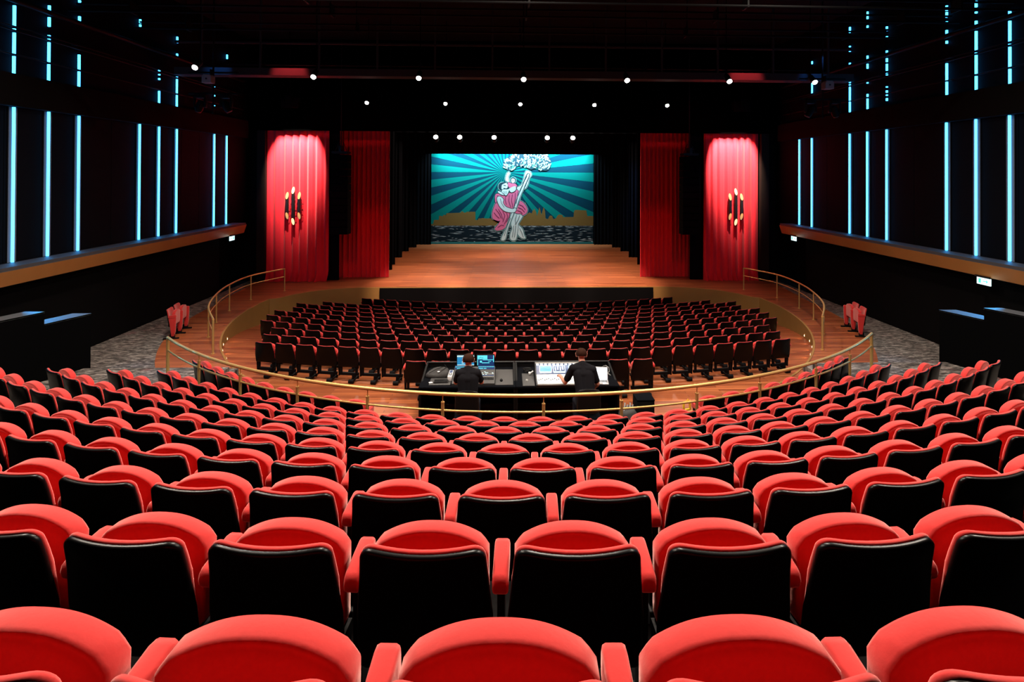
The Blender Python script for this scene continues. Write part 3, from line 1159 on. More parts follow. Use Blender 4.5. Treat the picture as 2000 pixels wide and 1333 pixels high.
# sunburst
cx, cz = bp(984.5, 337)
for i in range(60):
    if i % 2 == 0:
        a0, a1 = 2 * pi * i / 60, 2 * pi * (i + 1) / 60
        a0, a1 = -a1, -a0
        ray = [(cx, cz)]

        def edge(a):
            dx, dz = cos(a), sin(a)
            t = 99
            if dx > 1e-9:
                t = min(t, (BX1 - cx) / dx)
            if dx < -1e-9:
                t = min(t, (BX0 - cx) / dx)
            if dz > 1e-9:
                t = min(t, (BZ1 - cz) / dz)
            if dz < -1e-9:
                t = min(t, (BZ0 - cz) / dz)
            return (cx + dx * t, cz + dz * t)
        pp([(cx, cz), edge(a0), edge(a1)], 'light_ray', 1)
# skyline and river
sky = [(800, 950), (803, 950)]
SK = [(841, 438), (846, 438), (848, 430), (857, 430), (858, 422), (865, 423), (866, 420), (871, 421), (872, 417), (899, 416), (901, 413), (904, 414), (906, 416), (911, 415), (911, 414), (928, 414), (928, 430), (933, 430), (934, 427), (940, 427), (941, 426), (948, 427), (960, 427), (985, 424), (1010, 421),
      (1022, 421), (1024, 402), (1025.5, 394), (1027, 402), (1029, 410), (1030, 418), (1033, 415), (1038, 417), (1040, 411), (1041, 409), (1042, 412), (1043.5, 407), (1045, 412), (1047, 415), (1048, 422), (1050, 416), (1053, 404.5), (1056, 416), (1057, 420), (1059, 412), (1061.5, 405), (1064, 413), (1065, 427), (1070, 428), (1072, 423), (1074, 421), (1078, 422), (1080, 428), (1085, 427), (1088, 422), (1091, 419), (1098, 420), (1100, 424), (1120, 424), (1121, 412), (1124, 410), (1145, 411), (1147, 422), (1159, 422), (1159, 442), (841, 442)]
pp([bp(*p) for p in SK], 'gold', 2)
pp([bp(841, 441), bp(1159, 441), bp(1159, 478), bp(841, 478)], 'water', 2.5)
pp([bp(841, 472.5), bp(1159, 472.5), bp(1159, 478), bp(841, 478)], 'band', 2.8)
rnd = random.Random(5)
for i in range(340):
    px, py = rnd.uniform(841, 1155), rnd.choice([441.6, 443.2, rnd.uniform(442, 473), rnd.uniform(442, 473), rnd.uniform(442, 473)])
    ln, th = rnd.uniform(3, 20), rnd.uniform(0.25, 0.75)
    pe = min(px + ln, 1159)
    d = rnd.uniform(-0.6, 0.6)
    pp([bp(px, py), bp((px + pe) / 2, py - th), bp(pe, py + d), bp((px + pe) / 2, py + th)], 'foam', 3)
# figure with staff, robe, child and tree
shape([(640, 1050), (700, 1105), (722, 1180), (742, 1232), (690, 1230), (640, 1180), (625, 1110)], 'flesh', 4.0, halo=True)
shape([(590, 885), (690, 895), (698, 940), (645, 1030), (637, 1100), (612, 1250), (540, 1250), (533, 1180), (560, 1100), (545, 1040), (560, 950)], 'flesh', 4.4, halo=True)
shape([(345, 735), (300, 830), (284, 920), (300, 970), (372, 997), (396, 992), (362, 1050), (322, 1102), (350, 1125), (432, 1110), (500, 1040), (562, 900), (540, 865), (430, 840), (380, 780)], 'robe', 5.0, halo=True)
shape([(650, 730), (690, 730), (742, 780), (767, 840), (752, 890), (706, 918), (680, 895), (600, 885), (615, 800)], 'robe', 5.2, halo=True)
shape([(640, 565), (560, 600), (490, 622), (440, 655), (400, 680), (420, 740), (470, 790), (560, 830), (605, 838), (650, 745), (668, 640)], 'robe', 5.6, halo=True)
shape([(325, 640), (365, 622), (440, 645), (430, 690), (352, 690), (345, 745), (326, 730)], 'robe', 5.8)
shape([(620, 540), (682, 505), (722, 400), (735, 340), (760, 308), (812, 330), (815, 375), (790, 410), (775, 480), (745, 545), (715, 556), (665, 590)], 'flesh', 6.0, halo=True)
shape([(765, 360), (788, 372), (722, 530), (645, 720), (612, 830), (585, 880), (502, 1100), (466, 1247), (408, 1245), (482, 1080), (545, 905), (592, 800), (640, 655), (700, 520)], 'flesh', 6.6, halo=True)
shape([(350, 685), (372, 660), (412, 670), (440, 705), (432, 745), (472, 800), (560, 832), (600, 818), (612, 845), (580, 878), (470, 866), (400, 812), (362, 745)], 'flesh', 7.2)
# saint's halo, head, beard
for (hx, hy, hr, ly) in ((425, 525, 66, 7.6), (570, 438, 48, 7.6)):
    ring = [(hx + hr * cos(2 * pi * i / 24), hy + hr * sin(2 * pi * i / 24)) for i in range(24)]
    pp(b3(ring), 'halo', ly)
    ring = [(hx + (hr - 8) * cos(2 * pi * i / 24), hy + (hr - 8) * sin(2 * pi * i / 24)) for i in range(24)]
    pp(b3(ring), 'ink', ly + 0.2)
shape([(362, 600), (372, 585), (400, 598), (440, 600), (450, 640), (400, 630)], 'flesh', 7.9)
shape([(412, 505), (440, 480), (480, 476), (497, 505), (490, 545), (470, 575), (430, 575), (410, 548)], 'flesh', 8.2)
shape([(388, 560), (380, 520), (396, 482), (430, 465), (472, 470), (442, 486), (415, 506), (408, 562)], 'ink', 8.5, False)
shape([(428, 568), (470, 560), (520, 545), (516, 575), (480, 645), (442, 622), (415, 592)], 'beard', 8.6)
line([(440, 548), (480, 560), (515, 550)], 0.06, 'ink', 9)
line([(440, 505), (470, 512)], 0.05, 'ink', 9)
for k in range(4):
    line([(432 + 16 * k, 585), (446 + 12 * k, 628)], 0.02, 'ink', 9)
# child
shape([(465, 425), (482, 350), (510, 325), (524, 350), (506, 390), (515, 460), (485, 455)], 'flesh', 8.0, halo=True)
shape([(505, 465), (545, 480), (600, 485), (622, 520), (585, 540), (520, 540), (500, 505)], 'robe', 8.3)
shape([(525, 548), (600, 520), (606, 570), (560, 602), (528, 592)], 'flesh', 8.5)
shape([(545, 425), (560, 405), (585, 408), (597, 430), (590, 462), (565, 476), (546, 458)], 'flesh', 8.8)
shape([(540, 430), (548, 405), (575, 396), (598, 415), (600, 445), (588, 420), (560, 412)], 'ink', 9.0, False)
for ex in (560, 580):
    line([(ex - 5, 440), (ex + 5, 440)], 0.03, 'ink', 9.3)
# folds and muscles
for L in ([(470, 650), (460, 700), (480, 770)], [(520, 640), (510, 720), (540, 810)], [(560, 630), (550, 720), (570, 815)], [(600, 610), (600, 700), (585, 800)], [(640, 590), (630, 680), (610, 760)],
          [(310, 880), (350, 930), (385, 960)], [(330, 830), (380, 890), (410, 960)], [(370, 830), (410, 900), (430, 970)], [(430, 860), (460, 920), (430, 1010)], [(480, 870), (500, 940), (450, 1040)], [(530, 870), (520, 940), (480, 1010)],
          [(360, 1085), (410, 1050), (450, 1060)], [(650, 770), (700, 790), (740, 840)], [(640, 810), (690, 830), (730, 875)], [(625, 850), (670, 865), (700, 895)], [(350, 650), (390, 660), (425, 680)]):
    line(L, 0.035, 'fold', 7.0)
for L in ([(620, 910), (600, 980), (610, 1040)], [(665, 915), (640, 980), (600, 1050)], [(580, 1060), (575, 1130), (560, 1220)], [(610, 1060), (600, 1150), (590, 1220)], [(660, 1090), (690, 1150), (715, 1220)],
          [(395, 690), (410, 750), (450, 810)], [(700, 480), (735, 430), (760, 380)], [(740, 520), (760, 460), (775, 410)], [(540, 950), (500, 1040), (450, 1200)]):
    line(L, 0.03, 'ink', 7.4)
# blossoming tree top
shape([(430, 255), (450, 160), (540, 98), (590, 70), (700, 60), (900, 60), (1042, 72), (1092, 210), (1042, 300), (930, 292), (890, 258), (820, 292), (740, 262), (640, 240), (575, 300), (495, 308), (470, 262)], 'ink', 9.4, False)
rnd = random.Random(11)
blob = [(430, 255), (450, 160), (540, 98), (590, 60), (1042, 60), (1092, 210), (1042, 300), (930, 292), (890, 258), (820, 285), (740, 260), (640, 240), (575, 300), (495, 300)]


def inside(x, y, P):
    c = False
    for i in range(len(P)):
        (x0, y0), (x1, y1) = P[i - 1], P[i]
        if (y0 > y) != (y1 > y) and x < (x1 - x0) * (y - y0) / (y1 - y0) + x0:
            c = not c
    return c


cnt = 0
while cnt < 210:
    x, y = rnd.uniform(420, 1100), rnd.uniform(40, 310)
    if not inside(x, y, blob):
        continue
    a, l = rnd.uniform(0, 2 * pi), rnd.uniform(20, 36)
    wd = l * 0.33
    P8 = [(x + l * cos(a), y + l * sin(a)), (x + wd * cos(a + 1.2), y + wd * sin(a + 1.2)), (x - 0.5 * l * cos(a), y - 0.5 * l * sin(a)), (x + wd * cos(a - 1.2), y + wd * sin(a - 1.2))]
    lay = 9.6 + cnt * 0.012
    pp(grown(b3(P8), 0.020), 'ink', lay)
    pp(b3(P8), 'leaf_green' if rnd.random() < 0.12 else 'leaf', lay + 0.006)
    cnt += 1
o = bq.build('painted_backdrop', PMATS)
tag(o, 'painted cloth of a bearded man carrying a child across a river under turquoise rays', 'backdrop', kind='thing')
# batten of cloth lights hidden above the border, washing the cloth from above
lamp('AREA', 'cloth_batten', (0.0, 37.3, 7.05), 1050, (0.60, 0.93, 1.0), (0.0, 38.25, 5.2), 10.5, size_y=0.2).data.spread = math.radians(95)

# ------------------------------------------------------------------ loudspeaker columns
for sg, nm in ((-1, 'left'), (1, 'right')):
    xc = sg * 7.98
    t = thing('line_array_speaker', 'black hanging column of stacked loudspeakers in front of the %s dark curtain' % nm, 'loudspeaker', (xc, 24.9, 2.15), 0, 'hanging loudspeaker columns')
    for i in range(11):
        q = MB()
        z = 0.03 + i * 0.327
        w_ = 0.78
        q.pillow([(-w_ / 2, 0), (w_ / 2, 0), (w_ / 2, 0.315), (-w_ / 2, 0.315)], [(0.01, -0.02), (0, -0.01), (0, 0.50), (0.02, 0.54)], lambda x, s, d: (x, 0.25 - d, z + s), caps=(0.5,))
        b = q.build('speaker_module', M['speaker'], t, 40)
        q = MB()
        q.box((0, -0.295, z + 0.157), (0.60, 0.012, 0.24))
        q.build('grille', M['speaker'], b)
        q = MB()
        q.box((sg * 0.40, -0.20, z + 0.05), (0.03, 0.06, 0.05))
        q.box((sg * 0.40, -0.20, z + 0.27), (0.03, 0.06, 0.05))
        q.build('rigging_link', M['dark_grey'], b)
    q = MB()
    q.box((0, 0.0, 3.72), (0.70, 0.55, 0.10))
    q.box((0, 0.0, 3.90), (0.12, 0.5, 0.25))
    for x in (-0.3, 0.3):
        q.tube([(x, 0, 3.7), (x * 0.3, 0, 4.2)], 0.012, seg=6)
    q.tube([(0, 0, 3.9), (0, 0, 8.8)], 0.02, seg=8)
    q.build('rigging_frame', M['dark_grey'], t)

# ------------------------------------------------------------------ wall sconces of slanted gold tubes
for sg, nm, xc in ((-1, 'left', -10.14), (1, 'right', 10.20)):
    t = thing('wall_sconce', 'three upright black tubes with slanted gold ends on the %s bright red curtain' % nm, 'wall lamp', (xc, 24.96, 3.45), 0, 'tube lamps on the red curtains')
    for x, zt, zb_ in ((-0.27, 0.62, -0.62), (0.0, 0.86, -0.88), (0.27, 0.62, -0.62)):
        r, sl = 0.075, 0.16
        q = MB()
        rows = []
        n = 20
        an = [2 * pi * i / n for i in range(n)]
        top = [(x + r * cos(a), r * sin(a), zt - sl + 2 * sl * (0.5 + 0.5 * sin(a)) - sl) for a in an]
        bot = [(x + r * cos(a), r * sin(a), zb_ + sl - 2 * sl * (0.5 + 0.5 * sin(a)) + sl) for a in an]
        ri = r - 0.008
        topi = [(x + ri * cos(a), ri * sin(a), z) for a, (_, _, z) in zip(an, top)]
        boti = [(x + ri * cos(a), ri * sin(a), z) for a, (_, _, z) in zip(an, bot)]
        q.grid([topi, top, bot, boti], closed=True)
        tb = q.build('tube', M['sconce_black'], t, 40)
        q = MB()
        dt = zt - 2 * sl - 0.05
        db = zb_ + 2 * sl + 0.05
        q.grid([[(x + (ri - 0.002) * cos(a), (ri - 0.002) * sin(a), z - 0.003) for a, (_, _, z) in zip(an, topi)], [(x + (ri - 0.002) * cos(a), (ri - 0.002) * sin(a), dt) for a in an]], closed=True)
        q.poly([(x + ri * cos(a), ri * sin(a), dt) for a in an])
        q.build('gold_lining', M['gold_bright'] if x == 0 else M['gold_tip'], tb, 40)
        q = MB()
        q.grid([[(x + (ri - 0.002) * cos(a), (ri - 0.002) * sin(a), z + 0.003) for a, (_, _, z) in zip(an, boti)], [(x + (ri - 0.002) * cos(a), (ri - 0.002) * sin(a), db) for a in an]], closed=True)
        q.poly([(x + ri * cos(a), ri * sin(a), db) for a in an])
        q.build('gold_lining', M['gold_bright'] if x == 0 else M['gold_tip'], tb, 40)
        q = MB()
        for z in (-0.22, 0.05, 0.26):
            q.tube([(x + 0.03, 0.0, z), (x + 0.11, 0.03, z + 0.02), (x + 0.11, 0.17, z + 0.02)], 0.010, seg=6)
        q.build('bracket', M['sconce_black'], tb)

# ------------------------------------------------------------------ ceiling rig: bridge, pipes, downlights, spotlights
q = MB()
q.span((-11.9, 19.0, 8.31), (11.9, 19.5, 8.56))
q.span((-11.9, 19.02, 9.4), (11.9, 19.08, 9.46))
for i in range(-11, 12, 2):
    q.span((i - 0.03, 19.02, 8.5), (i + 0.03, 19.08, 10.998))
o = q.build('lighting_bridge', mat('bridge_grey', (0.03, 0.031, 0.032), 0.7, spec=0.1))
tag(o, 'black lighting bridge spanning the hall below the ceiling', 'bridge')
for i, (y, z) in enumerate(((8.6, 8.55), (10.4, 8.8), (12.2, 8.8), (14.0, 9.0), (16.4, 9.2), (21.2, 8.9))):
    q = MB()
    q.tube([(-11.5, y, z), (11.5, y, z)], 0.03, seg=8)
    q.tube([(-11.5, y + 0.25, z + 0.25), (11.5, y + 0.25, z + 0.25)], 0.03, seg=8)
    for x in range(-10, 11, 5):
        q.tube([(x, y, z), (x, y, 11.0)], 0.012, seg=6)
        q.box((x, y + 0.125, z + 0.125), (0.04, 0.3, 0.3))
    o = q.build('ceiling_pipe', M['black_metal'])
    tag(o, 'twin black lighting pipe under the ceiling, %s from the terrace' % ORD[i + 1], 'pipe', 'ceiling pipes')
DL = [(-5.88, 21.1), (-2.87, 21.19), (0.04, 21.15), (2.95, 21.19), (5.82, 21.15), (-5.95, 15.5), (-3.0, 15.53), (-0.01, 15.56), (2.98, 15.56), (5.97, 15.55), (-8.54, 14.27), (8.49, 15.54)]
for i, (x, y) in enumerate(DL):
    if i < 5:
        lab = 'round ceiling downlight in the row nearer the stage, %s from the left' % ORD[i + 1]
    elif i < 10:
        lab = 'round ceiling downlight in the upper row, %s from the left' % ORD[i - 4]
    else:
        lab = 'round downlight beside the spotlights over the %s ledge' % ('left', 'right')[i - 10]
    t = thing('downlight', lab, 'ceiling lamp', (x, y, 7.65), 0, 'ceiling downlights')
    q = MB()
    q.grid([[(r * cos(2 * pi * k / 20), r * sin(2 * pi * k / 20), z) for k in range(20)] for r, z in ((0.072, 0.02), (0.075, 0.0), (0.08, 0.0), (0.08, 0.30), (0.03, 0.32), (0.012, 0.34), (0.012, 3.10))], closed=True)
    R_ = Euler((math.radians(-50), 0, 0)).to_matrix()
    q.v = [R_ @ v if v.z < 0.33 else Vector((v.x, 0.0, v.z)) + R_ @ Vector((0, 0, 0.33)) * (1 if v.z < 0.4 else 1) for v in q.v]
    q.build('housing', M['black_metal'], t, 40)
    q = MB()
    q.lathe([(0.0, -0.004), (0.070, -0.004), (0.070, 0.03), (0.0, 0.03)], seg=20)
    q.v = [R_ @ v for v in q.v]
    q.build('lens', M['lamp_glow'], t)
    if i >= 10:
        lamp('SPOT', 'downlight_lamp', (x, y - 0.06, 7.58), 750, WARM, (x * 1.16, y + 0.9, 0), 0.09, 50, 0.8)
    if i < 10:
        lamp('SPOT', 'downlight_lamp', (x, y - 0.06, 7.58), 1250 if i < 5 else 720, WARM, (x, y - 4.5, 0), 0.09, 66, 0.8)
for i, x in enumerate((-4.37, -3.06, -1.17, 1.77, 3.19)):
    t = thing('stage_spotlight', 'glowing round stage spotlight above the painted backdrop, %s from the left' % ORD[i + 1], 'spotlight', (x, 30.0, 6.93), 0, 'stage spotlights')
    R_ = Euler((math.radians(-28), 0, 0)).to_matrix()
    q = MB()
    prof = [(0.145, -0.02), (0.15, 0.02), (0.15, 0.28), (0.09, 0.40), (0.02, 0.42)]
    q.lathe([(r, z) for r, z in prof], seg=20)
    q.v = [R_ @ Vector((v.x, v.z, -v.y)) for v in q.v]
    q.build('housing', M['black_metal'], t, 40)
    q = MB()
    q.lathe([(0.0, -0.035), (0.125, -0.035), (0.13, -0.022), (0.0, -0.022)], seg=20)
    q.v = [R_ @ Vector((v.x, v.z, -v.y)) for v in q.v]
    q.build('lens', M['stage_glow'], t)
    q = MB()
    q.tube([(0, 0.15, 0.05), (0, 0.12, 0.386)], 0.02, seg=8)
    q.build('yoke', M['black_metal'], t)
q = MB()
q.tube([(-9, 30.12, 7.35), (9, 30.12, 7.35)], 0.03, seg=8)
for x in (-8, -4, 0, 4, 8):
    q.tube([(x, 30.12, 7.35), (x, 30.12, 10.998)], 0.012, seg=6)
tag(q.build('stage_pipe', M['black_metal']), 'black pipe carrying the stage spotlights above the stage', 'pipe')
# clusters of moving spotlights over the side ledges
for sg, nm, xc, yc in ((-1, 'left', -10.2, 18.0), (1, 'right', 10.35, 18.0)):
    q = MB()
    q.tube([(xc, yc + 0.3, 6.9), (xc, yc + 0.3, 11.0)], 0.03, seg=8)
    q.tube([(xc - 0.8, yc + 0.3, 7.55), (xc + 0.8, yc + 0.3, 7.55)], 0.03, seg=8)
    q.tube([(xc - 0.8, yc + 0.3, 8.25), (xc + 0.8, yc + 0.3, 8.25)], 0.03, seg=8)
    tag(q.build('spotlight_ladder', M['black_metal']), 'black hanging pipe frame carrying spotlights over the %s ledge' % nm, 'pipe')
    t = thing('small_loudspeaker', 'small pale grey square loudspeaker on the pipe frame over the %s ledge' % nm, 'loudspeaker', (xc, yc, 7.98))
    q = MB()
    q.pillow([(-0.15, -0.13), (0.15, -0.13), (0.15, 0.08), (0.10, 0.14), (-0.10, 0.14), (-0.15, 0.08)], [(0.01, -0.13), (0, -0.12), (0, 0.12), (0.012, 0.13)], lambda x, s, d: (x, -d, s))
    q.build('casing', M['device_grey'], t, 40)
    q = MB()
    q.lathe([(0.0, 0.0), (0.03, 0.0), (0.03, 0.012), (0.0, 0.012)], seg=12)
    q.v = [Vector((v.x, -0.131 - v.z, v.y)) for v in q.v]
    q.build('cone', M['dark_grey'], t)
    q = MB()
    q.box((0, 0.19, 0.2), (0.04, 0.16, 0.3))
    q.build('bracket', M['black_metal'], t)
    for j, (dx, tl) in enumerate(((-0.42, 25), (0.42, -25))):
        t = thing('moving_spotlight', 'black moving-head spotlight on the %s pipe frame, %s the wall' % (nm, 'nearer' if (dx < 0) == (sg < 0) else 'farther from'), 'spotlight', (xc + dx, yc + 0.30, 7.359), 0, 'moving spotlights')
        q = MB()
        q.box((0, 0, 0.10), (0.30, 0.24, 0.12), bevel=0.02)
        q.build('base', M['black_metal'], t, 40)
        q = MB()
        for s_ in (-1, 1):
            q.box((s_ * 0.17, 0, -0.10), (0.05, 0.14, 0.34), bevel=0.015)
        q.build('yoke', M['black_metal'], t, 40)
        R_ = Euler((math.radians(12), math.radians(tl), 0)).to_matrix()
        q = MB()
        q.lathe([(0.02, -0.22), (0.10, -0.21), (0.12, -0.12), (0.12, 0.05), (0.08, 0.16), (0.02, 0.17)], seg=18)
        q.v = [R_ @ v + Vector((0, 0, -0.20)) for v in q.v]
        q.build('head', M['black_metal'], t, 40)
        q = MB()
        q.lathe([(0.0, -0.235), (0.085, -0.235), (0.09, -0.215), (0.0, -0.215)], seg=18)
        q.v = [R_ @ v + Vector((0, 0, -0.20)) for v in q.v]
        q.build('lens', M['red_dim'], t)

# ------------------------------------------------------------------ exit signs under the ledges
for sg, y, wd in ((-1, 22.75, 'far end of the left'), (1, 22.75, 'far end of the right'), (1, 13.55, 'near end of the right')):
    t = thing('exit_sign', 'lit pale green exit sign hanging under the %s ledge' % wd, 'sign', (sg * 11.75, y, 2.24), 0, 'exit signs')
    q = MB()
    q.box((0, 0, 0.115), (0.10, 0.44, 0.05), bevel=0.008)
    q.build('housing', M['dark_grey'], t, 40)
    q = MB()
    q.box((0, -0.012, -0.0), (0.02, 0.40, 0.18))
    pl = q.build('lit_panel', M['exit_face'], t)
    q = MB()
    for s_ in (-1, 1):
        x = s_ * 0.0125
        q.box((x, 0.10, 0.0), (0.004, 0.07, 0.11))
        q.box((x, -0.06, 0.0), (0.004, 0.12, 0.022))
        q.box((x, -0.11, 0.012), (0.004, 0.06, 0.02), rx=0.8)
        q.box((x, -0.11, -0.012), (0.004, 0.06, 0.02), rx=-0.8)
    q.build('pictogram', M['exit_green'], pl)
    lamp('POINT', 'exit_lamp', (sg * 11.62, y - 0.1, 2.2), 1.2, (0.6, 0.95, 1.0), None, 0.08)

# ------------------------------------------------------------------ stage and curtain lighting
for sg, x in ((-1, -9.95), (1, 10.05)):
    lamp('SPOT', 'curtain_spot', (x - sg * 0.2, 23.6, 8.0), 6500, (1.0, 0.84, 0.74), (x + sg * 0.05, 25.1, 6.05), 0.02, 53, 0.5)
    t = thing('curtain_spotlight', 'black spotlight with an added beam flap hung above the bright curtain on the %s' % ('left' if sg < 0 else 'right'), 'spotlight', (x - sg * 0.2, 23.6, 8.0), 0, 'curtain spotlights')
    q = MB()
    q.box((0, -0.12, 0.14), (0.26, 0.30, 0.24), bevel=0.02)
    q.tube([(0, -0.12, 0.2), (0, -0.12, 2.998)], 0.02, seg=8)
    q.box((0, -0.08, -0.06), (0.74, 0.02, 0.44))  # plate added to hide the bulb and flap from view
    q.build('housing', M['speaker'], t, 40)
    q = MB()
    q.box((0, 0.19, 0.008), (0.70, 0.008, 0.36))  # added flap that keeps the beam off the header
    q.box((0, 0.10, 0.18), (0.20, 0.20, 0.01))
    q.build('added_flap', M['speaker'], t)
# broad warm fill added over the whole stage, with no fixture of its own
lamp('AREA', 'stage_fill', (0.0, 29.0, 9.6), 1500, (1.0, 0.74, 0.55), (0.0, 29.6, 0), 7.0, size_y=3.0)
for x, e, tx, ty in ((-4.37, 2200, -4.9, 27.4), (-3.06, 1900, -2.6, 33.2), (-1.17, 1500, 0.0, 33.8), (1.77, 1900, 2.4, 33.2), (3.19, 2200, 4.4, 27.6)):
    lamp('SPOT', 'stage_lamp', (x, 29.75, 6.80), e, (1.0, 0.78, 0.60), (tx, ty, 0), 0.12, 50, 0.9)
for x in (-4.2, -1.4, 1.4, 4.2):
    lamp('SPOT', 'front_lamp', (x, 19.6, 8.25), 9000, (1.0, 0.76, 0.62), (x * 1.05, 24.25, 0), 0.1, 30, 0.8)
lamp('SPOT', 'wing_blue_fill', (2.0, 27.6, 8.2), 3500, (0.12, 0.42, 1.0), (7.6, 32.0, 3.2), 0.2, 34, 0.9)  # added blue fill standing in for cyan spill on the wing drapes
for sg in (-1, 1):
    lamp('SPOT', 'bridge_red_fill', (sg * 8.0, 17.9, 9.1), 500, (1.0, 0.05, 0.06), (sg * 8.0, 19.0, 8.43), 0.05, 58, 0.6)  # added red fill imitating curtain bounce on the bridge
    lamp('SPOT', 'bridge_blue_fill', (sg * 10.4, 17.9, 9.1), 90, (0.05, 0.25, 1.0), (sg * 10.4, 19.0, 8.43), 0.05, 50, 0.9)  # added blue fill imitating strip light on the bridge ends

# ------------------------------------------------------------------ control desks among the front rows
DZ = 0.80
for x0, x1, wd, oc in ((-2.18, -0.30, 'left', 'carrying the lighting console and two screens'), (-0.295, 1.74, 'right', 'carrying the lit sound console and laptop')):
    t = thing('control_desk', 'black technicians desk %s' % oc, 'desk', ((x0 + x1) / 2, 11.2, 0), 0, 'control desks')
    w_ = x1 - x0
    part_box('desktop', M['black_cloth'], t, (0, -0.06, DZ - 0.02), (w_, 1.08, 0.04), 0.006)
    part_box('back_panel', M['black_metal'], t, (0, 0.51, 0.44), (w_, 0.04, 0.86), 0.004)
    part_box('top_rail', M['dark_grey'], t, (0.0, 0.51, 0.895), (w_, 0.06, 0.03), 0.006)
    for s_ in (-1, 1):
        q = MB()
        xx = s_ * (w_ / 2 - 0.02)
        q.pillow([(-0.58, 0), (0.54, 0), (0.54, 0.90), (0.40, 0.90), (-0.50, 0.77), (-0.58, 0.77)], [(0.002, -0.02), (0, -0.016), (0, 0.016), (0.002, 0.02)], lambda a, b, d, xx=xx: (xx + d, a, b), caps=(0.6,))
        q.build('side_panel', M['black_metal'], t)


def flat(name, label, cat, c, d, m, rz=0.0, bevel=0.004, group=None):
    t = part_box(name, m, None, (0, 0, d[2] / 2), d, bevel)
    t.location = c
    t.rotation_euler.z = rz
    return tag(t, label, cat, group)


flat('desk_mat', 'grey rectangular mat with a black mouse, on the desk right of the screens', 'mat', (-0.525, 11.10, DZ), (0.36, 0.84, 0.008), M['grey'])
flat('desk_mat', 'grey mat under the keyboard at the bag end of the desk', 'mat', (-1.79, 10.88, DZ), (0.42, 0.36, 0.008), M['grey'])
flat('desk_mat', 'grey mat with a small pale mouse, beside the sound console', 'mat', (-0.04, 10.95, DZ), (0.24, 0.66, 0.008), M['grey'])


def mouse(c, m, label):
    q = MB()
    q.pillow([(0.028 * cos(a) * (1 + 0.1 * sin(a)), 0.055 * sin(a)) for a in [2 * pi * i / 20 for i in range(20)]], [(0.0, 0.0), (0.0, 0.012), (0.006, 0.022), (0.014, 0.028)], lambda x, s, d: (x, s, d))
    t = thing('computer_mouse', label, 'mouse', c)
    q.build('shell', m, t, 60)
    q = MB()
    q.tube([(-0.006, 0.03, 0.027), (0.006, 0.03, 0.027)], 0.007, seg=10)
    q.build('wheel', M['dark_grey'], t)


mouse((-0.58, 10.89, DZ + 0.008), M['black_metal'], 'black mouse on the grey mat right of the screens')
mouse((-0.07, 10.87, DZ + 0.008), M['device_grey'], 'pale grey mouse on the mat beside the sound console')
# keyboard
t = thing('keyboard', 'black computer keyboard in front of the black bag', 'keyboard', (-1.775, 10.86, DZ + 0.008), 0.03)
part_box('case', M['dark_grey'], t, (0, 0, 0.011), (0.29, 0.15, 0.02), 0.005)
for r in range(4):
    q = MB()
    for k in range(12):
        q.box((-0.122 + 0.022 * k, -0.045 + 0.03 * r, 0.025), (0.018, 0.024, 0.008))
    q.build('key_row', M['black_metal'], t)
flat('card', 'small white card beside the keyboard at the desk edge', 'card', (-1.975, 10.82, DZ + 0.008), (0.07, 0.055, 0.004), M['white'], 0.4, 0.001)
# bag with tag
t = thing('soft_bag', 'limp black nylon bag with a small white tag lying on the desk', 'bag', (-1.885, 11.30, DZ))
rnd = random.Random(4)
q = MB()
q.pillow(smooth_poly([(-0.22, -0.20), (0.0, -0.23), (0.20, -0.21), (0.21, 0.0), (0.17, 0.20), (0.0, 0.23), (-0.15, 0.21), (-0.20, 0.02)]), [(0.0, 0.0), (-0.008, 0.02), (0.0, 0.05), (0.03, 0.075)],
         lambda x, s, d: (x, s, d + (0.018 * sin(14 * x + 6 * s) + 0.012 * sin(23 * s - 5 * x) if d > 0.03 else 0)))
q.build('body', M['bag'], t, 70)
q = MB()
q.tube([(-0.18, -0.16, 0.07), (-0.05, -0.02, 0.10), (0.05, 0.08, 0.11), (0.12, 0.20, 0.09), (0.10, 0.24, 0.12), (0.16, 0.10, 0.10), (0.08, -0.08, 0.10), (-0.02, -0.22, 0.05)], 0.006, seg=6)
q.build('strap', M['black_metal'], t)
part_box('tag', M['white'], t, (0.02, -0.13, 0.098), (0.045, 0.04, 0.004), rz=0.5)
# handheld meter
t = thing('handheld_meter', 'white handheld device with a blue display beside the black bag', 'device', (-1.607, 11.08, DZ + 0.05), -0.03)
part_box('case', M['white'], t, (0, 0, 0.0), (0.085, 0.36, 0.10), 0.01)
part_box('display', M['scr_dark'], t, (0, 0.08, 0.051), (0.06, 0.15, 0.004))
q = MB()
for r in range(3):
    for k in range(2):
        q.box((-0.018 + 0.036 * k, -0.13 + 0.045 * r, 0.052), (0.024, 0.03, 0.006))
q.build('button', M['dark_grey'], t)
# lighting console
t = thing('lighting_console', 'dark lighting console with cyan touch screens in front of the seated person', 'console', (-1.13, 10.98, DZ))
q = MB()
q.pillow([(-0.31, 0.0), (0.31, 0.0), (0.31, 0.15), (0.20, 0.10), (-0.28, 0.055), (-0.31, 0.04)], [(0.004, -0.42), (0, -0.416), (0, 0.416), (0.004, 0.42)], lambda a, b, d: (d, a, b), caps=(0.6,))
q.build('body', M['grey'], t, 30)


def on_slope(a, b0=0.0):
    """height of the console top at depth a."""
    return 0.055 + (a + 0.28) * (0.045 / 0.48)


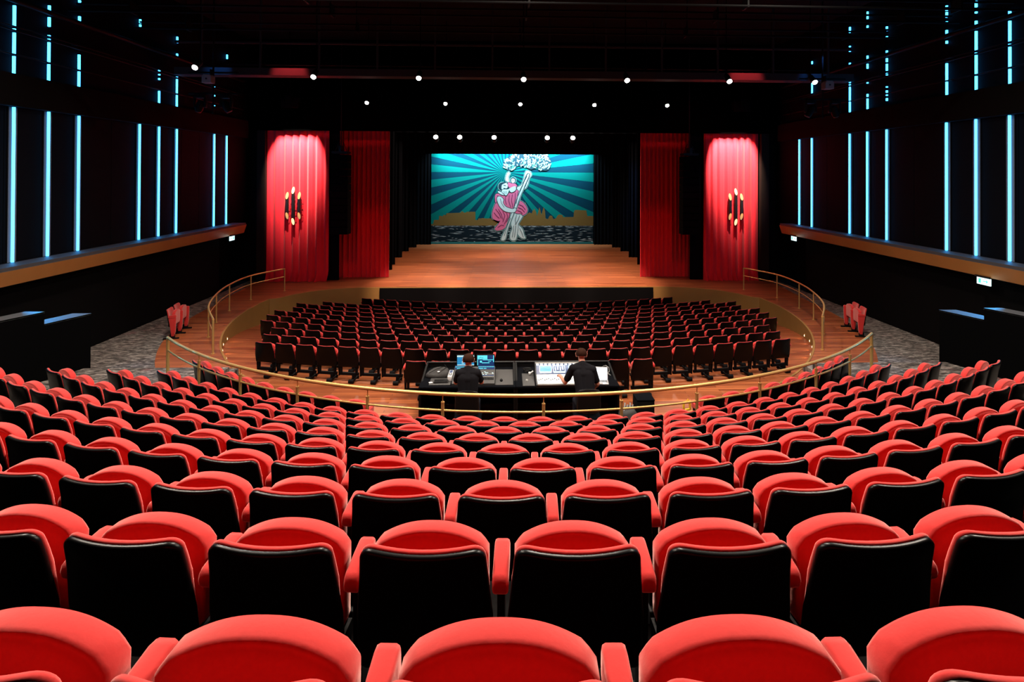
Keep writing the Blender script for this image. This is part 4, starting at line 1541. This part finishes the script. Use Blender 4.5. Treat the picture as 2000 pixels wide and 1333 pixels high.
for x, wd in ((-0.30, 0.20), (0.28, 0.24)):
    for r in range(5):
        q = MB()
        for k in range(8):
            a = -0.17 + 0.052 * r
            q.box((x - wd / 2 + wd * (k + 0.5) / 8, a, on_slope(a) + 0.006), (wd / 11, 0.034, 0.012))
        q.build('key_row', M['black_metal'] if r < 2 else M['scr_dark'] if r % 2 else M['device_grey'], t)
part_box('lower_screen', M['scr_dark'], t, (-0.235, 0.26, 0.14), (0.34, 0.012, 0.10), rx=-0.5)
ls = part_box('lower_screen', M['scr_dark'], t, (0.235, 0.26, 0.14), (0.34, 0.012, 0.10), rx=-0.5)
rnd = random.Random(8)
for xo in (-0.235, 0.235):
    q = MB()
    for k in range(16):
        hx = -0.155 + 0.31 * k / 15
        q.box((xo + hx, 0.245 + 0.012, 0.165), (0.014, 0.003, 0.012), rx=-0.5)
    for k in range(5):
        q.box((xo + rnd.uniform(-0.14, 0.14), 0.247, 0.135), (rnd.uniform(0.02, 0.05), 0.003, 0.012), rx=-0.5)
    q.build('screen_marking', M['scr_cyan'], t)
q = MB()
for k in range(9):
    q.box((0.15 + rnd.uniform(0, 0.24), -0.02 + rnd.uniform(0, 0.16), 0.105), (0.022, 0.016, 0.006))
q.build('button_light', M['scr_pale'], t)


def monitor(xc, lab, kind):
    t = thing('monitor', lab, 'monitor', (xc, 11.47, DZ + 0.005), 0, 'screens on the lighting desk')
    q = MB()
    q.box((0, 0.02, 0.005), (0.20, 0.12, 0.01), bevel=0.003)
    q.box((0, 0.05, 0.12), (0.05, 0.02, 0.24))
    q.build('stand', M['black_metal'], t)
    part_box('housing', M['black_metal'], t, (0, 0.02, 0.215), (0.385, 0.03, 0.235), 0.006)
    sc = part_box('screen', M['scr_blue'] if kind == 0 else M['scr_dark'], t, (0, 0.0035, 0.215), (0.355, 0.004, 0.205))
    q = MB()
    p2 = MB()
    if kind == 0:
        q.box((0, 0.0, 0.300), (0.355, 0.003, 0.030))
        q.box((0, 0.0, 0.118), (0.355, 0.003, 0.012))
        for r in range(2):
            for k in range(2):
                q.box((-0.07 + 0.03 * k, 0.0, 0.155 + 0.028 * r), (0.018, 0.003, 0.014))
        for k in range(5):
            p2.box((-0.15 + 0.03 * k, -0.003, 0.300), (0.014, 0.003, 0.014))
    else:
        q.box((-0.07, 0.0, 0.275), (0.21, 0.003, 0.08))
        q.box((-0.168, 0.0, 0.17), (0.014, 0.003, 0.12))
        q.box((0.165, 0.0, 0.245), (0.016, 0.003, 0.14))
        q.box((0.05, 0.0, 0.222), (0.22, 0.003, 0.012))
        q.box((-0.10, 0.0, 0.185), (0.045, 0.003, 0.040))
        q.box((0.0, 0.0, 0.160), (0.16, 0.003, 0.014))
        q.box((0.08, 0.0, 0.190), (0.06, 0.003, 0.010))
        for k in range(5):
            p2.box((-0.14 + 0.02 * k, -0.003, 0.262 + 0.008 * (k % 3)), (0.012, 0.003, 0.012))
    q.build('screen_marking', M['scr_pale'] if kind == 0 else M['scr_cyan'], sc)
    p2.build('screen_marking', M['scr_dark'], sc)


monitor(-1.335, 'blue computer screen half hidden behind the head of the seated person', 0)
monitor(-0.915, 'cyan and navy computer screen beside the head of the seated person', 1)
# sound console with a lit meter bridge
t = thing('sound_console', 'large brightly lit sound mixing console with blue displays and pale fader panel', 'mixing console', (0.62, 10.9, DZ))
q = MB()
q.pillow([(-0.36, 0.0), (0.40, 0.0), (0.44, 0.22), (0.36, 0.225), (0.13, 0.075), (-0.36, 0.045)], [(0.004, -0.52), (0, -0.514), (0, 0.514), (0.004, 0.52)], lambda a, b, d: (d, a, b), caps=(0.6,))
q.build('body', M['dark_grey'], t, 30)
fx = math.atan2(0.03, 0.49)
part_box('fader_panel', M['white'], t, (0, -0.115, 0.066), (0.98, 0.44, 0.008), rx=fx)
part_box('armrest_bar', M['device_grey'], t, (0, -0.345, 0.052), (0.98, 0.05, 0.03), 0.01)
for k in range(24):
    q = MB()
    x = -0.46 + 0.04 * k
    q.box((x, -0.16 + 0.03 * ((k * 7) % 3), 0.075), (0.014, 0.035, 0.016))
    q.build('fader', M['dark_grey'], t)
rx = math.atan2(0.15, 0.23)


def on_bridge(x, u, d_=0.006):
    """a point on the sloping meter bridge: U runs up the slope from 0 to 1."""
    a = 0.13 + 0.23 * u
    b = 0.075 + 0.15 * u
    n = (-0.15, 0.23)
    l = math.hypot(*n)
    return (x, a + n[0] / l * d_, b + n[1] / l * d_)


SL = math.hypot(0.15, 0.23)
part_box('upper_panel', M['scr_dark'], t, on_bridge(0, 0.46, 0.003), (0.98, SL * 0.9, 0.006), rx=rx)
part_box('lamp_rail', M['device_grey'], t, on_bridge(0, 0.97, 0.006), (1.0, 0.035, 0.02), rx=rx)
for k in range(12):
    part_box('meter_lamp', M['scr_white'], t, on_bridge(-0.46 + 0.084 * k, 0.84, 0.008), (0.05, 0.035, 0.008), rx=rx)
for x, m2 in ((-0.30, 'scr_blue'), (-0.02, 'scr_dark'), (0.30, 'scr_blue')):
    fr = part_box('display_frame', M['scr_pale'], t, on_bridge(x, 0.45, 0.008), (0.25, 0.155, 0.006), rx=rx)
    part_box('display', M[m2], fr, on_bridge(x, 0.46, 0.013), (0.228, 0.125, 0.004), rx=rx)
    q = MB()
    for r in range(4):
        if m2 == 'scr_blue':
            q.box(on_bridge(x, 0.28 + 0.12 * r, 0.017), (0.21, 0.006, 0.003), rx=rx)
        else:
            q.box(on_bridge(x - 0.075 + 0.05 * r, 0.42 + 0.06 * (r % 2), 0.017), (0.02, 0.07, 0.003), rx=rx)
    q.build('display_marking', M['scr_cyan'] if m2 == 'scr_blue' else M['scr_white'], fr)
    q = MB()
    for k in range(14):
        q.box(on_bridge(x - 0.11 + 0.017 * k, 0.12, 0.010), (0.010, 0.018, 0.006), rx=rx)
    q.build('button', M['scr_pale'], t)
lamp('AREA', 'console_lamp', (0.62, 11.18, DZ + 0.30), 2.2, (0.85, 0.95, 1.0), (0.62, 10.8, DZ), 0.9, size_y=0.05)
# laptop
t = thing('laptop', 'open silver laptop with a glowing white screen beside the person at the sound console', 'laptop', (1.39, 10.90, DZ), -0.10)
part_box('keyboard_deck', M['alu'], t, (0, -0.12, 0.010), (0.34, 0.26, 0.018), 0.005)
q = MB()
for r in range(4):
    for k in range(11):
        q.box((-0.135 + 0.027 * k, -0.06 - 0.028 * r, 0.0195), (0.021, 0.021, 0.003))
q.build('key', M['dark_grey'], t)
part_box('trackpad', M['device_grey'], t, (0, -0.205, 0.0195), (0.10, 0.06, 0.002))
part_box('lid', M['alu'], t, (0, 0.045, 0.125), (0.34, 0.012, 0.24), 0.004, rx=-0.28)
part_box('screen', M['scr_white'], t, (0, 0.037, 0.126), (0.32, 0.004, 0.215), rx=-0.28)
# cables
q = MB()
q.tube([(1.55, 11.52, 0.82), (1.56, 11.40, 0.90), (1.60, 11.34, 0.935), (1.66, 11.32, 0.90), (1.67, 11.30, 0.83), (1.62, 11.24, 0.81), (1.66, 11.12, 0.812)], 0.009, seg=8)
tag(q.build('cable', M['device_grey'], None, 60), 'pale cable looping at the laptop end of the desk', 'cable')
q = MB()
rnd = random.Random(3)
pts = []
for i in range(26):
    a = 0.9 * i
    pts.append((-0.04 + 0.09 * cos(a) + rnd.uniform(-0.015, 0.015), 11.36 + 0.07 * sin(a), DZ + 0.02 + 0.0022 * i))
q.tube(pts, 0.008, seg=6)
tag(q.build('cable', M['dark_grey'], None, 60), 'dark coiled cable behind the mat beside the sound console', 'cable')
q = MB()
q.tube([(0.005, 11.22, DZ + 0.03), (0.045, 11.225, DZ + 0.05), (0.075, 11.23, DZ + 0.07)], 0.016, seg=10)
q.box((0.0, 11.21, DZ + 0.034), (0.05, 0.05, 0.05), bevel=0.01)
tag(q.build('desk_lamp_plug', M['white'], None, 50), 'white plug lying against the corner of the sound console', 'plug')

# ------------------------------------------------------------------ the two technicians


def chair(x, y, rz, lab):
    t = thing('office_chair', lab, 'chair', (x, y, 0), rz, 'technicians chairs')
    q = MB()
    q.pillow(smooth_poly([(-0.22, -0.22), (0.22, -0.22), (0.24, 0.0), (0.22, 0.22), (-0.22, 0.22), (-0.24, 0.0)]), [(0.02, 0.0), (0, 0.015), (0, 0.045), (0.02, 0.06)], lambda a, s, d: (a, s, 0.475 + d))
    q.build('seat', M['black_cloth'], t, 60)
    q = MB()
    q.pillow(smooth_poly([(-0.18, 0.0), (0.18, 0.0), (0.21, 0.25), (0.17, 0.42), (-0.17, 0.42), (-0.21, 0.25)]), [(0.02, -0.02), (0, -0.008), (0, 0.008), (0.02, 0.02)], lambda a, s, d: (a, -0.26 - 0.12 * s + d + 0.25 * a * a, 0.66 + s))
    q.build('backrest', M['dark_grey'], t, 60)
    q = MB()
    q.tube([(0, -0.10, 0.50), (0, -0.24, 0.52), (0, -0.275, 0.75)], 0.022, seg=8)
    q.build('back_support', M['black_metal'], t)
    q = MB()
    q.tube([(0, 0, 0.09), (0, 0, 0.50)], 0.028, seg=10)
    q.build('gas_post', M['black_metal'], t)
    for i in range(5):
        a = 2 * pi * i / 5 + 0.3
        q = MB()
        q.tube([(0, 0, 0.11), (0.28 * cos(a), 0.28 * sin(a), 0.085)], [0.026, 0.018], seg=8)
        lg = q.build('base_spoke', M['black_metal'], t)
        q = MB()
        q.tube([(0.28 * cos(a) - 0.02 * sin(a), 0.28 * sin(a) + 0.02 * cos(a), 0.03), (0.28 * cos(a) + 0.02 * sin(a), 0.28 * sin(a) - 0.02 * cos(a), 0.03)], 0.03, seg=12)
        q.tube([(0.28 * cos(a), 0.28 * sin(a), 0.04), (0.28 * cos(a), 0.28 * sin(a), 0.085)], 0.01, seg=6)
        q.build('caster', M['black_metal'], lg)
    return t


def person(J, lab, hair_tone, yaw=0.0, pitch=0.3):
    """J: joint positions in the world; one continuous remeshed body with the hair as a child."""
    V = Vector
    prim = []

    def cap(a, b, ra, rb, m):
        prim.append((V(a), V(b), ra, rb, m))
    hd, nk, ch, pv = V(J['head']), V(J['neck']), V(J['chest']), V(J['pelvis'])
    sl, sr = V(J['shl']), V(J['shr'])
    RH = Euler((-pitch, 0, yaw)).to_matrix()
    cap(nk - V((0, 0.0, 0.03)), hd - V((0, 0, 0.07)), 0.062, 0.060, 'skin')
    for sx in (-0.02, 0.02):
        cap(hd + RH @ V((sx, -0.02, 0.03)), hd + RH @ V((sx * 0.6, 0.03, 0.02)), 0.084, 0.080, 'skin')
    cap(hd + RH @ V((0, 0.035, -0.02)), hd + RH @ V((0, 0.055, -0.075)), 0.066, 0.045, 'skin')
    cap(hd + RH @ V((0, 0.095, 0.01)), hd + RH @ V((0, 0.118, -0.022)), 0.012, 0.018, 'skin')
    cap(hd + RH @ V((-0.02, 0.09, -0.058)), hd + RH @ V((0.02, 0.09, -0.058)), 0.014, 0.014, 'skin')
    for s_ in (-1, 1):
        cap(hd + RH @ V((s_ * 0.098, -0.012, 0.025)), hd + RH @ V((s_ * 0.094, 0.0, -0.03)), 0.020, 0.014, 'skin')
        cap(hd + RH @ V((s_ * 0.035, 0.09, 0.035)), hd + RH @ V((s_ * 0.02, 0.095, 0.033)), 0.012, 0.012, 'skin')
    # torso
    mid = (ch + pv) / 2
    side = (sr - sl).normalized()
    for f in (-0.085, 0.0, 0.085):
        cap(ch + side * f, mid + side * f * 0.9, 0.118, 0.105, 'shirt')
        cap(mid + side * f * 0.9, pv + side * f * 1.1, 0.105, 0.118, 'shirt')
    cap(sl, sr, 0.078, 0.078, 'shirt')
    cap(nk + V((0, 0, -0.02)), sl, 0.068, 0.070, 'shirt')
    cap(nk + V((0, 0, -0.02)), sr, 0.068, 0.070, 'shirt')
    cap(nk + V((0, 0, -0.03)), ch, 0.085, 0.125, 'shirt')
    for s_, S in (('l', sl), ('r', sr)):
        E_, W_ = V(J['el' + s_]), V(J['wr' + s_])
        m_ = S.lerp(E_, 0.72)
        cap(S, m_, 0.074, 0.066, 'shirt')
        cap(m_, E_, 0.050, 0.046, 'skin')
        cap(E_, E_.lerp(W_, 0.35), 0.046, 0.045, 'skin')
        cap(E_.lerp(W_, 0.35), W_, 0.045, 0.030, 'skin')
        # palm and five curled fingers
        d = (W_ - E_).normalized()
        up = V((0, 0, 1))
        lat = d.cross(up)
        lat = lat.normalized() if lat.length > 0.2 else V((1, 0, 0))
        nrm = lat.cross(d).normalized()
        inner = 1 if s_ == 'l' else -1
        for f in (-1, 0, 1):
            cap(W_ + lat * 0.012 * f, W_ + d * 0.085 + lat * 0.026 * f, 0.018, 0.017, 'skin')
        for f, ln in ((-1.5, 0.062), (-0.5, 0.076), (0.5, 0.080), (1.5, 0.070)):
            a = W_ + d * 0.088 + lat * 0.0195 * f
            b = a + d * ln * 0.45 - nrm * ln * 0.12
            c = b + d * ln * 0.25 - nrm * ln * 0.32
            e = c - nrm * ln * 0.30 - d * ln * 0.05
            cap(a, b, 0.0105, 0.0098, 'skin')
            cap(b, c, 0.0098, 0.0090, 'skin')
            cap(c, e, 0.0090, 0.0080, 'skin')
        a = W_ + d * 0.022 + lat * 0.030 * inner
        b = a + d * 0.040 + lat * 0.026 * inner - nrm * 0.010
        c = b + d * 0.032 - lat * 0.004 * inner - nrm * 0.014
        cap(a, b, 0.014, 0.011, 'skin')
        cap(b, c, 0.011, 0.009, 'skin')
    for s_ in ('l', 'r'):
        hp, kn, an = V(J['hip' + s_]), V(J['kn' + s_]), V(J['an' + s_])
        cap(pv, hp, 0.11, 0.105, 'jeans')
        cap(hp, kn, 0.098, 0.070, 'jeans')
        cap(kn, kn.lerp(an, 0.35), 0.068, 0.064, 'jeans')
        cap(kn.lerp(an, 0.35), an, 0.064, 0.050, 'jeans')
        cap(an + V((0, -0.03, -0.03)), an + V((0, 0.15, -0.065)), 0.045, 0.036, 'shoe')
    q = MB()
    for a, b, ra, rb, m_ in prim:
        L = (b - a).length
        t_ = (b - a) / L if L > 1e-6 else V((0, 0, 1))
        pts, rs = [], []
        for i in range(6):
            u = pi / 2 * i / 6
            pts.append(a - t_ * ra * cos(u))
            rs.append(max(ra * sin(u), ra * 0.05))
        pts += [a, b]
        rs += [ra, rb]
        for i in range(1, 7):
            u = pi / 2 * i / 6
            pts.append(b + t_ * rb * sin(u))
            rs.append(max(rb * cos(u), rb * 0.05))
        q.tube(pts, rs, seg=14)
    tmp = q.build('person_base', M['skin'])
    md = tmp.modifiers.new('r', 'REMESH')
    md.mode = 'VOXEL'
    md.voxel_size = 0.0075
    sm = tmp.modifiers.new('s', 'SMOOTH')
    sm.factor = 0.5
    sm.iterations = 3
    dg = bpy.context.evaluated_depsgraph_get()
    me = bpy.data.meshes.new_from_object(tmp.evaluated_get(dg))
    bpy.data.objects.remove(tmp)
    me.name = 'person'
    me.materials.clear()
    order = ['skin', 'shirt', 'jeans', 'shoe']
    for n_, m_ in (('skin', M['skin']), ('shirt', M['shirt']), ('jeans', M['jeans']), ('shoe', M['black_metal'])):
        me.materials.append(m_)
    for p in me.polygons:
        c = p.center
        best, bm_ = 1e9, 'skin'
        for a, b, ra, rb, m_ in prim:
            ab = b - a
            u = max(0.0, min(1.0, (c - a).dot(ab) / max(ab.dot(ab), 1e-9)))
            dd = (c - a - ab * u).length - (ra + (rb - ra) * u)
            if dd < best:
                best, bm_ = dd, m_
        p.material_index = order.index(bm_)
        p.use_smooth = True
    o = bpy.data.objects.new('person', me)
    COL.objects.link(o)
    tag(o, lab, 'person')
    # hair: a cap over the top, sides and back of the head
    q = MB()
    rows = []
    for i in range(1, 13):
        th = pi * 0.70 * i / 12
        row = []
        for k in range(28):
            a = 2 * pi * k / 28
            front = max(0.0, sin(a))
            th2 = th * (1 - 0.50 * front)
            wv = 1 + 0.018 * sin(7 * a + 5 * th) + 0.012 * sin(13 * a)
            row.append(tuple(hd + RH @ V((0.108 * sin(th2) * cos(a) * wv, -0.012 + 0.120 * sin(th2) * sin(a) * wv, 0.028 + 0.097 * cos(th2) * wv))))
        rows.append(row)
    q.grid(rows, closed=True)
    q.poly(rows[0])
    q.build('hair', hair_tone, o, 80)
    q = MB()
    for s_ in (-1, 1):
        c = hd + RH @ V((s_ * 0.034, 0.098, 0.018))
        q.lathe([(0.0, -0.010), (0.009, -0.005), (0.011, 0.0), (0.009, 0.005), (0.0, 0.010)], c, seg=10)
    q.build('eye', M['white'], o, 80)
    return o


person(dict(head=(-1.19, 10.20, 1.455), neck=(-1.19, 10.13, 1.33), chest=(-1.19, 10.08, 1.16), pelvis=(-1.18, 9.98, 0.68), shl=(-1.355, 10.10, 1.255), shr=(-1.025, 10.10, 1.255),
            ell=(-1.43, 10.28, 1.02), wrl=(-1.34, 10.52, 1.01), elr=(-0.95, 10.28, 1.02), wrr=(-1.03, 10.52, 1.01),
            hipl=(-1.27, 10.0, 0.67), knl=(-1.32, 10.45, 0.60), anl=(-1.32, 10.45, 0.10), hipr=(-1.09, 10.0, 0.67), knr=(-1.04, 10.45, 0.60), anr=(-1.04, 10.45, 0.10)),
       'person with short hair in black seated at the lighting console, seen from behind', M['hair'], 0.0, 0.25)
person(dict(head=(0.95, 10.36, 1.49), neck=(0.96, 10.27, 1.355), chest=(0.97, 10.20, 1.18), pelvis=(1.00, 10.00, 0.69), shl=(0.775, 10.25, 1.275), shr=(1.14, 10.20, 1.265),
            ell=(0.64, 10.36, 0.97), wrl=(0.585, 10.52, 1.00), elr=(1.235, 10.22, 0.99), wrr=(1.22, 10.40, 0.86),
            hipl=(0.91, 10.02, 0.67), knl=(0.86, 10.45, 0.60), anl=(0.86, 10.45, 0.10), hipr=(1.09, 10.02, 0.67), knr=(1.14, 10.45, 0.60), anr=(1.14, 10.45, 0.10)),
       'person in a black t-shirt leaning over the sound console with one hand on the faders', M['hair'], -0.1, 0.35)
chair(-1.18, 9.98, 0.0, 'black office chair under the person at the lighting console')
chair(1.00, 10.00, 0.0, 'black office chair under the person at the sound console')

# ------------------------------------------------------------------ things on the floor by the desks
t = thing('equipment_case', 'upright black equipment case on the floor past the laptop end of the desk', 'case', (2.12, 10.25, 0))
part_box('body', M['black_metal'], t, (0, 0, 0.36), (0.33, 0.36, 0.70), 0.015)
part_box('lid', M['black_cloth'], t, (0, 0, 0.725), (0.34, 0.37, 0.03), 0.01)
for s_ in (-1, 1):
    part_box('handle', M['dark_grey'], t, (s_ * 0.175, 0, 0.5), (0.02, 0.14, 0.04), 0.006)
t = thing('equipment_bag', 'dark bag with shiny metal pieces on the floor beside the upright case', 'bag', (1.76, 9.98, 0))
q = MB()
q.pillow(smooth_poly([(-0.14, -0.16), (0.14, -0.16), (0.15, 0.0), (0.13, 0.16), (-0.13, 0.16), (-0.15, 0.0)]), [(0.02, 0.0), (0, 0.04), (-0.01, 0.35), (0.02, 0.58), (0.06, 0.62)], lambda x, s, d: (x, s, d + 0.02 * sin(20 * x) * (d > 0.3)))
q.build('body', M['bag'], t, 70)
for k in range(4):
    q = MB()
    q.tube([(-0.08 + 0.05 * k, -0.05 + 0.03 * (k % 2), 0.60), (-0.05 + 0.05 * k, 0.02, 0.72 - 0.03 * (k % 2))], 0.012, seg=8)
    q.build('metal_clamp', M['alu'], t)
t = thing('yellow_frame', 'small yellow plastic frame hung on the end armrest in front of the rail', 'frame', (2.86, 9.98, 0.66), 0.35)
q = MB()
for s_ in (-1, 1):
    q.box((s_ * 0.07, 0, 0), (0.03, 0.03, 0.16), bevel=0.006)
    q.box((0, 0, s_ * 0.07), (0.17, 0.03, 0.03), bevel=0.006)
q.build('rim', M['yellow'], t, 40)
q = MB()
q.tube([(0.0, 0, 0.08), (0.02, 0.0, 0.12), (0.06, 0.02, 0.10), (0.085, 0.04, 0.02)], 0.008, seg=6)
q.build('hook', M['yellow'], t)
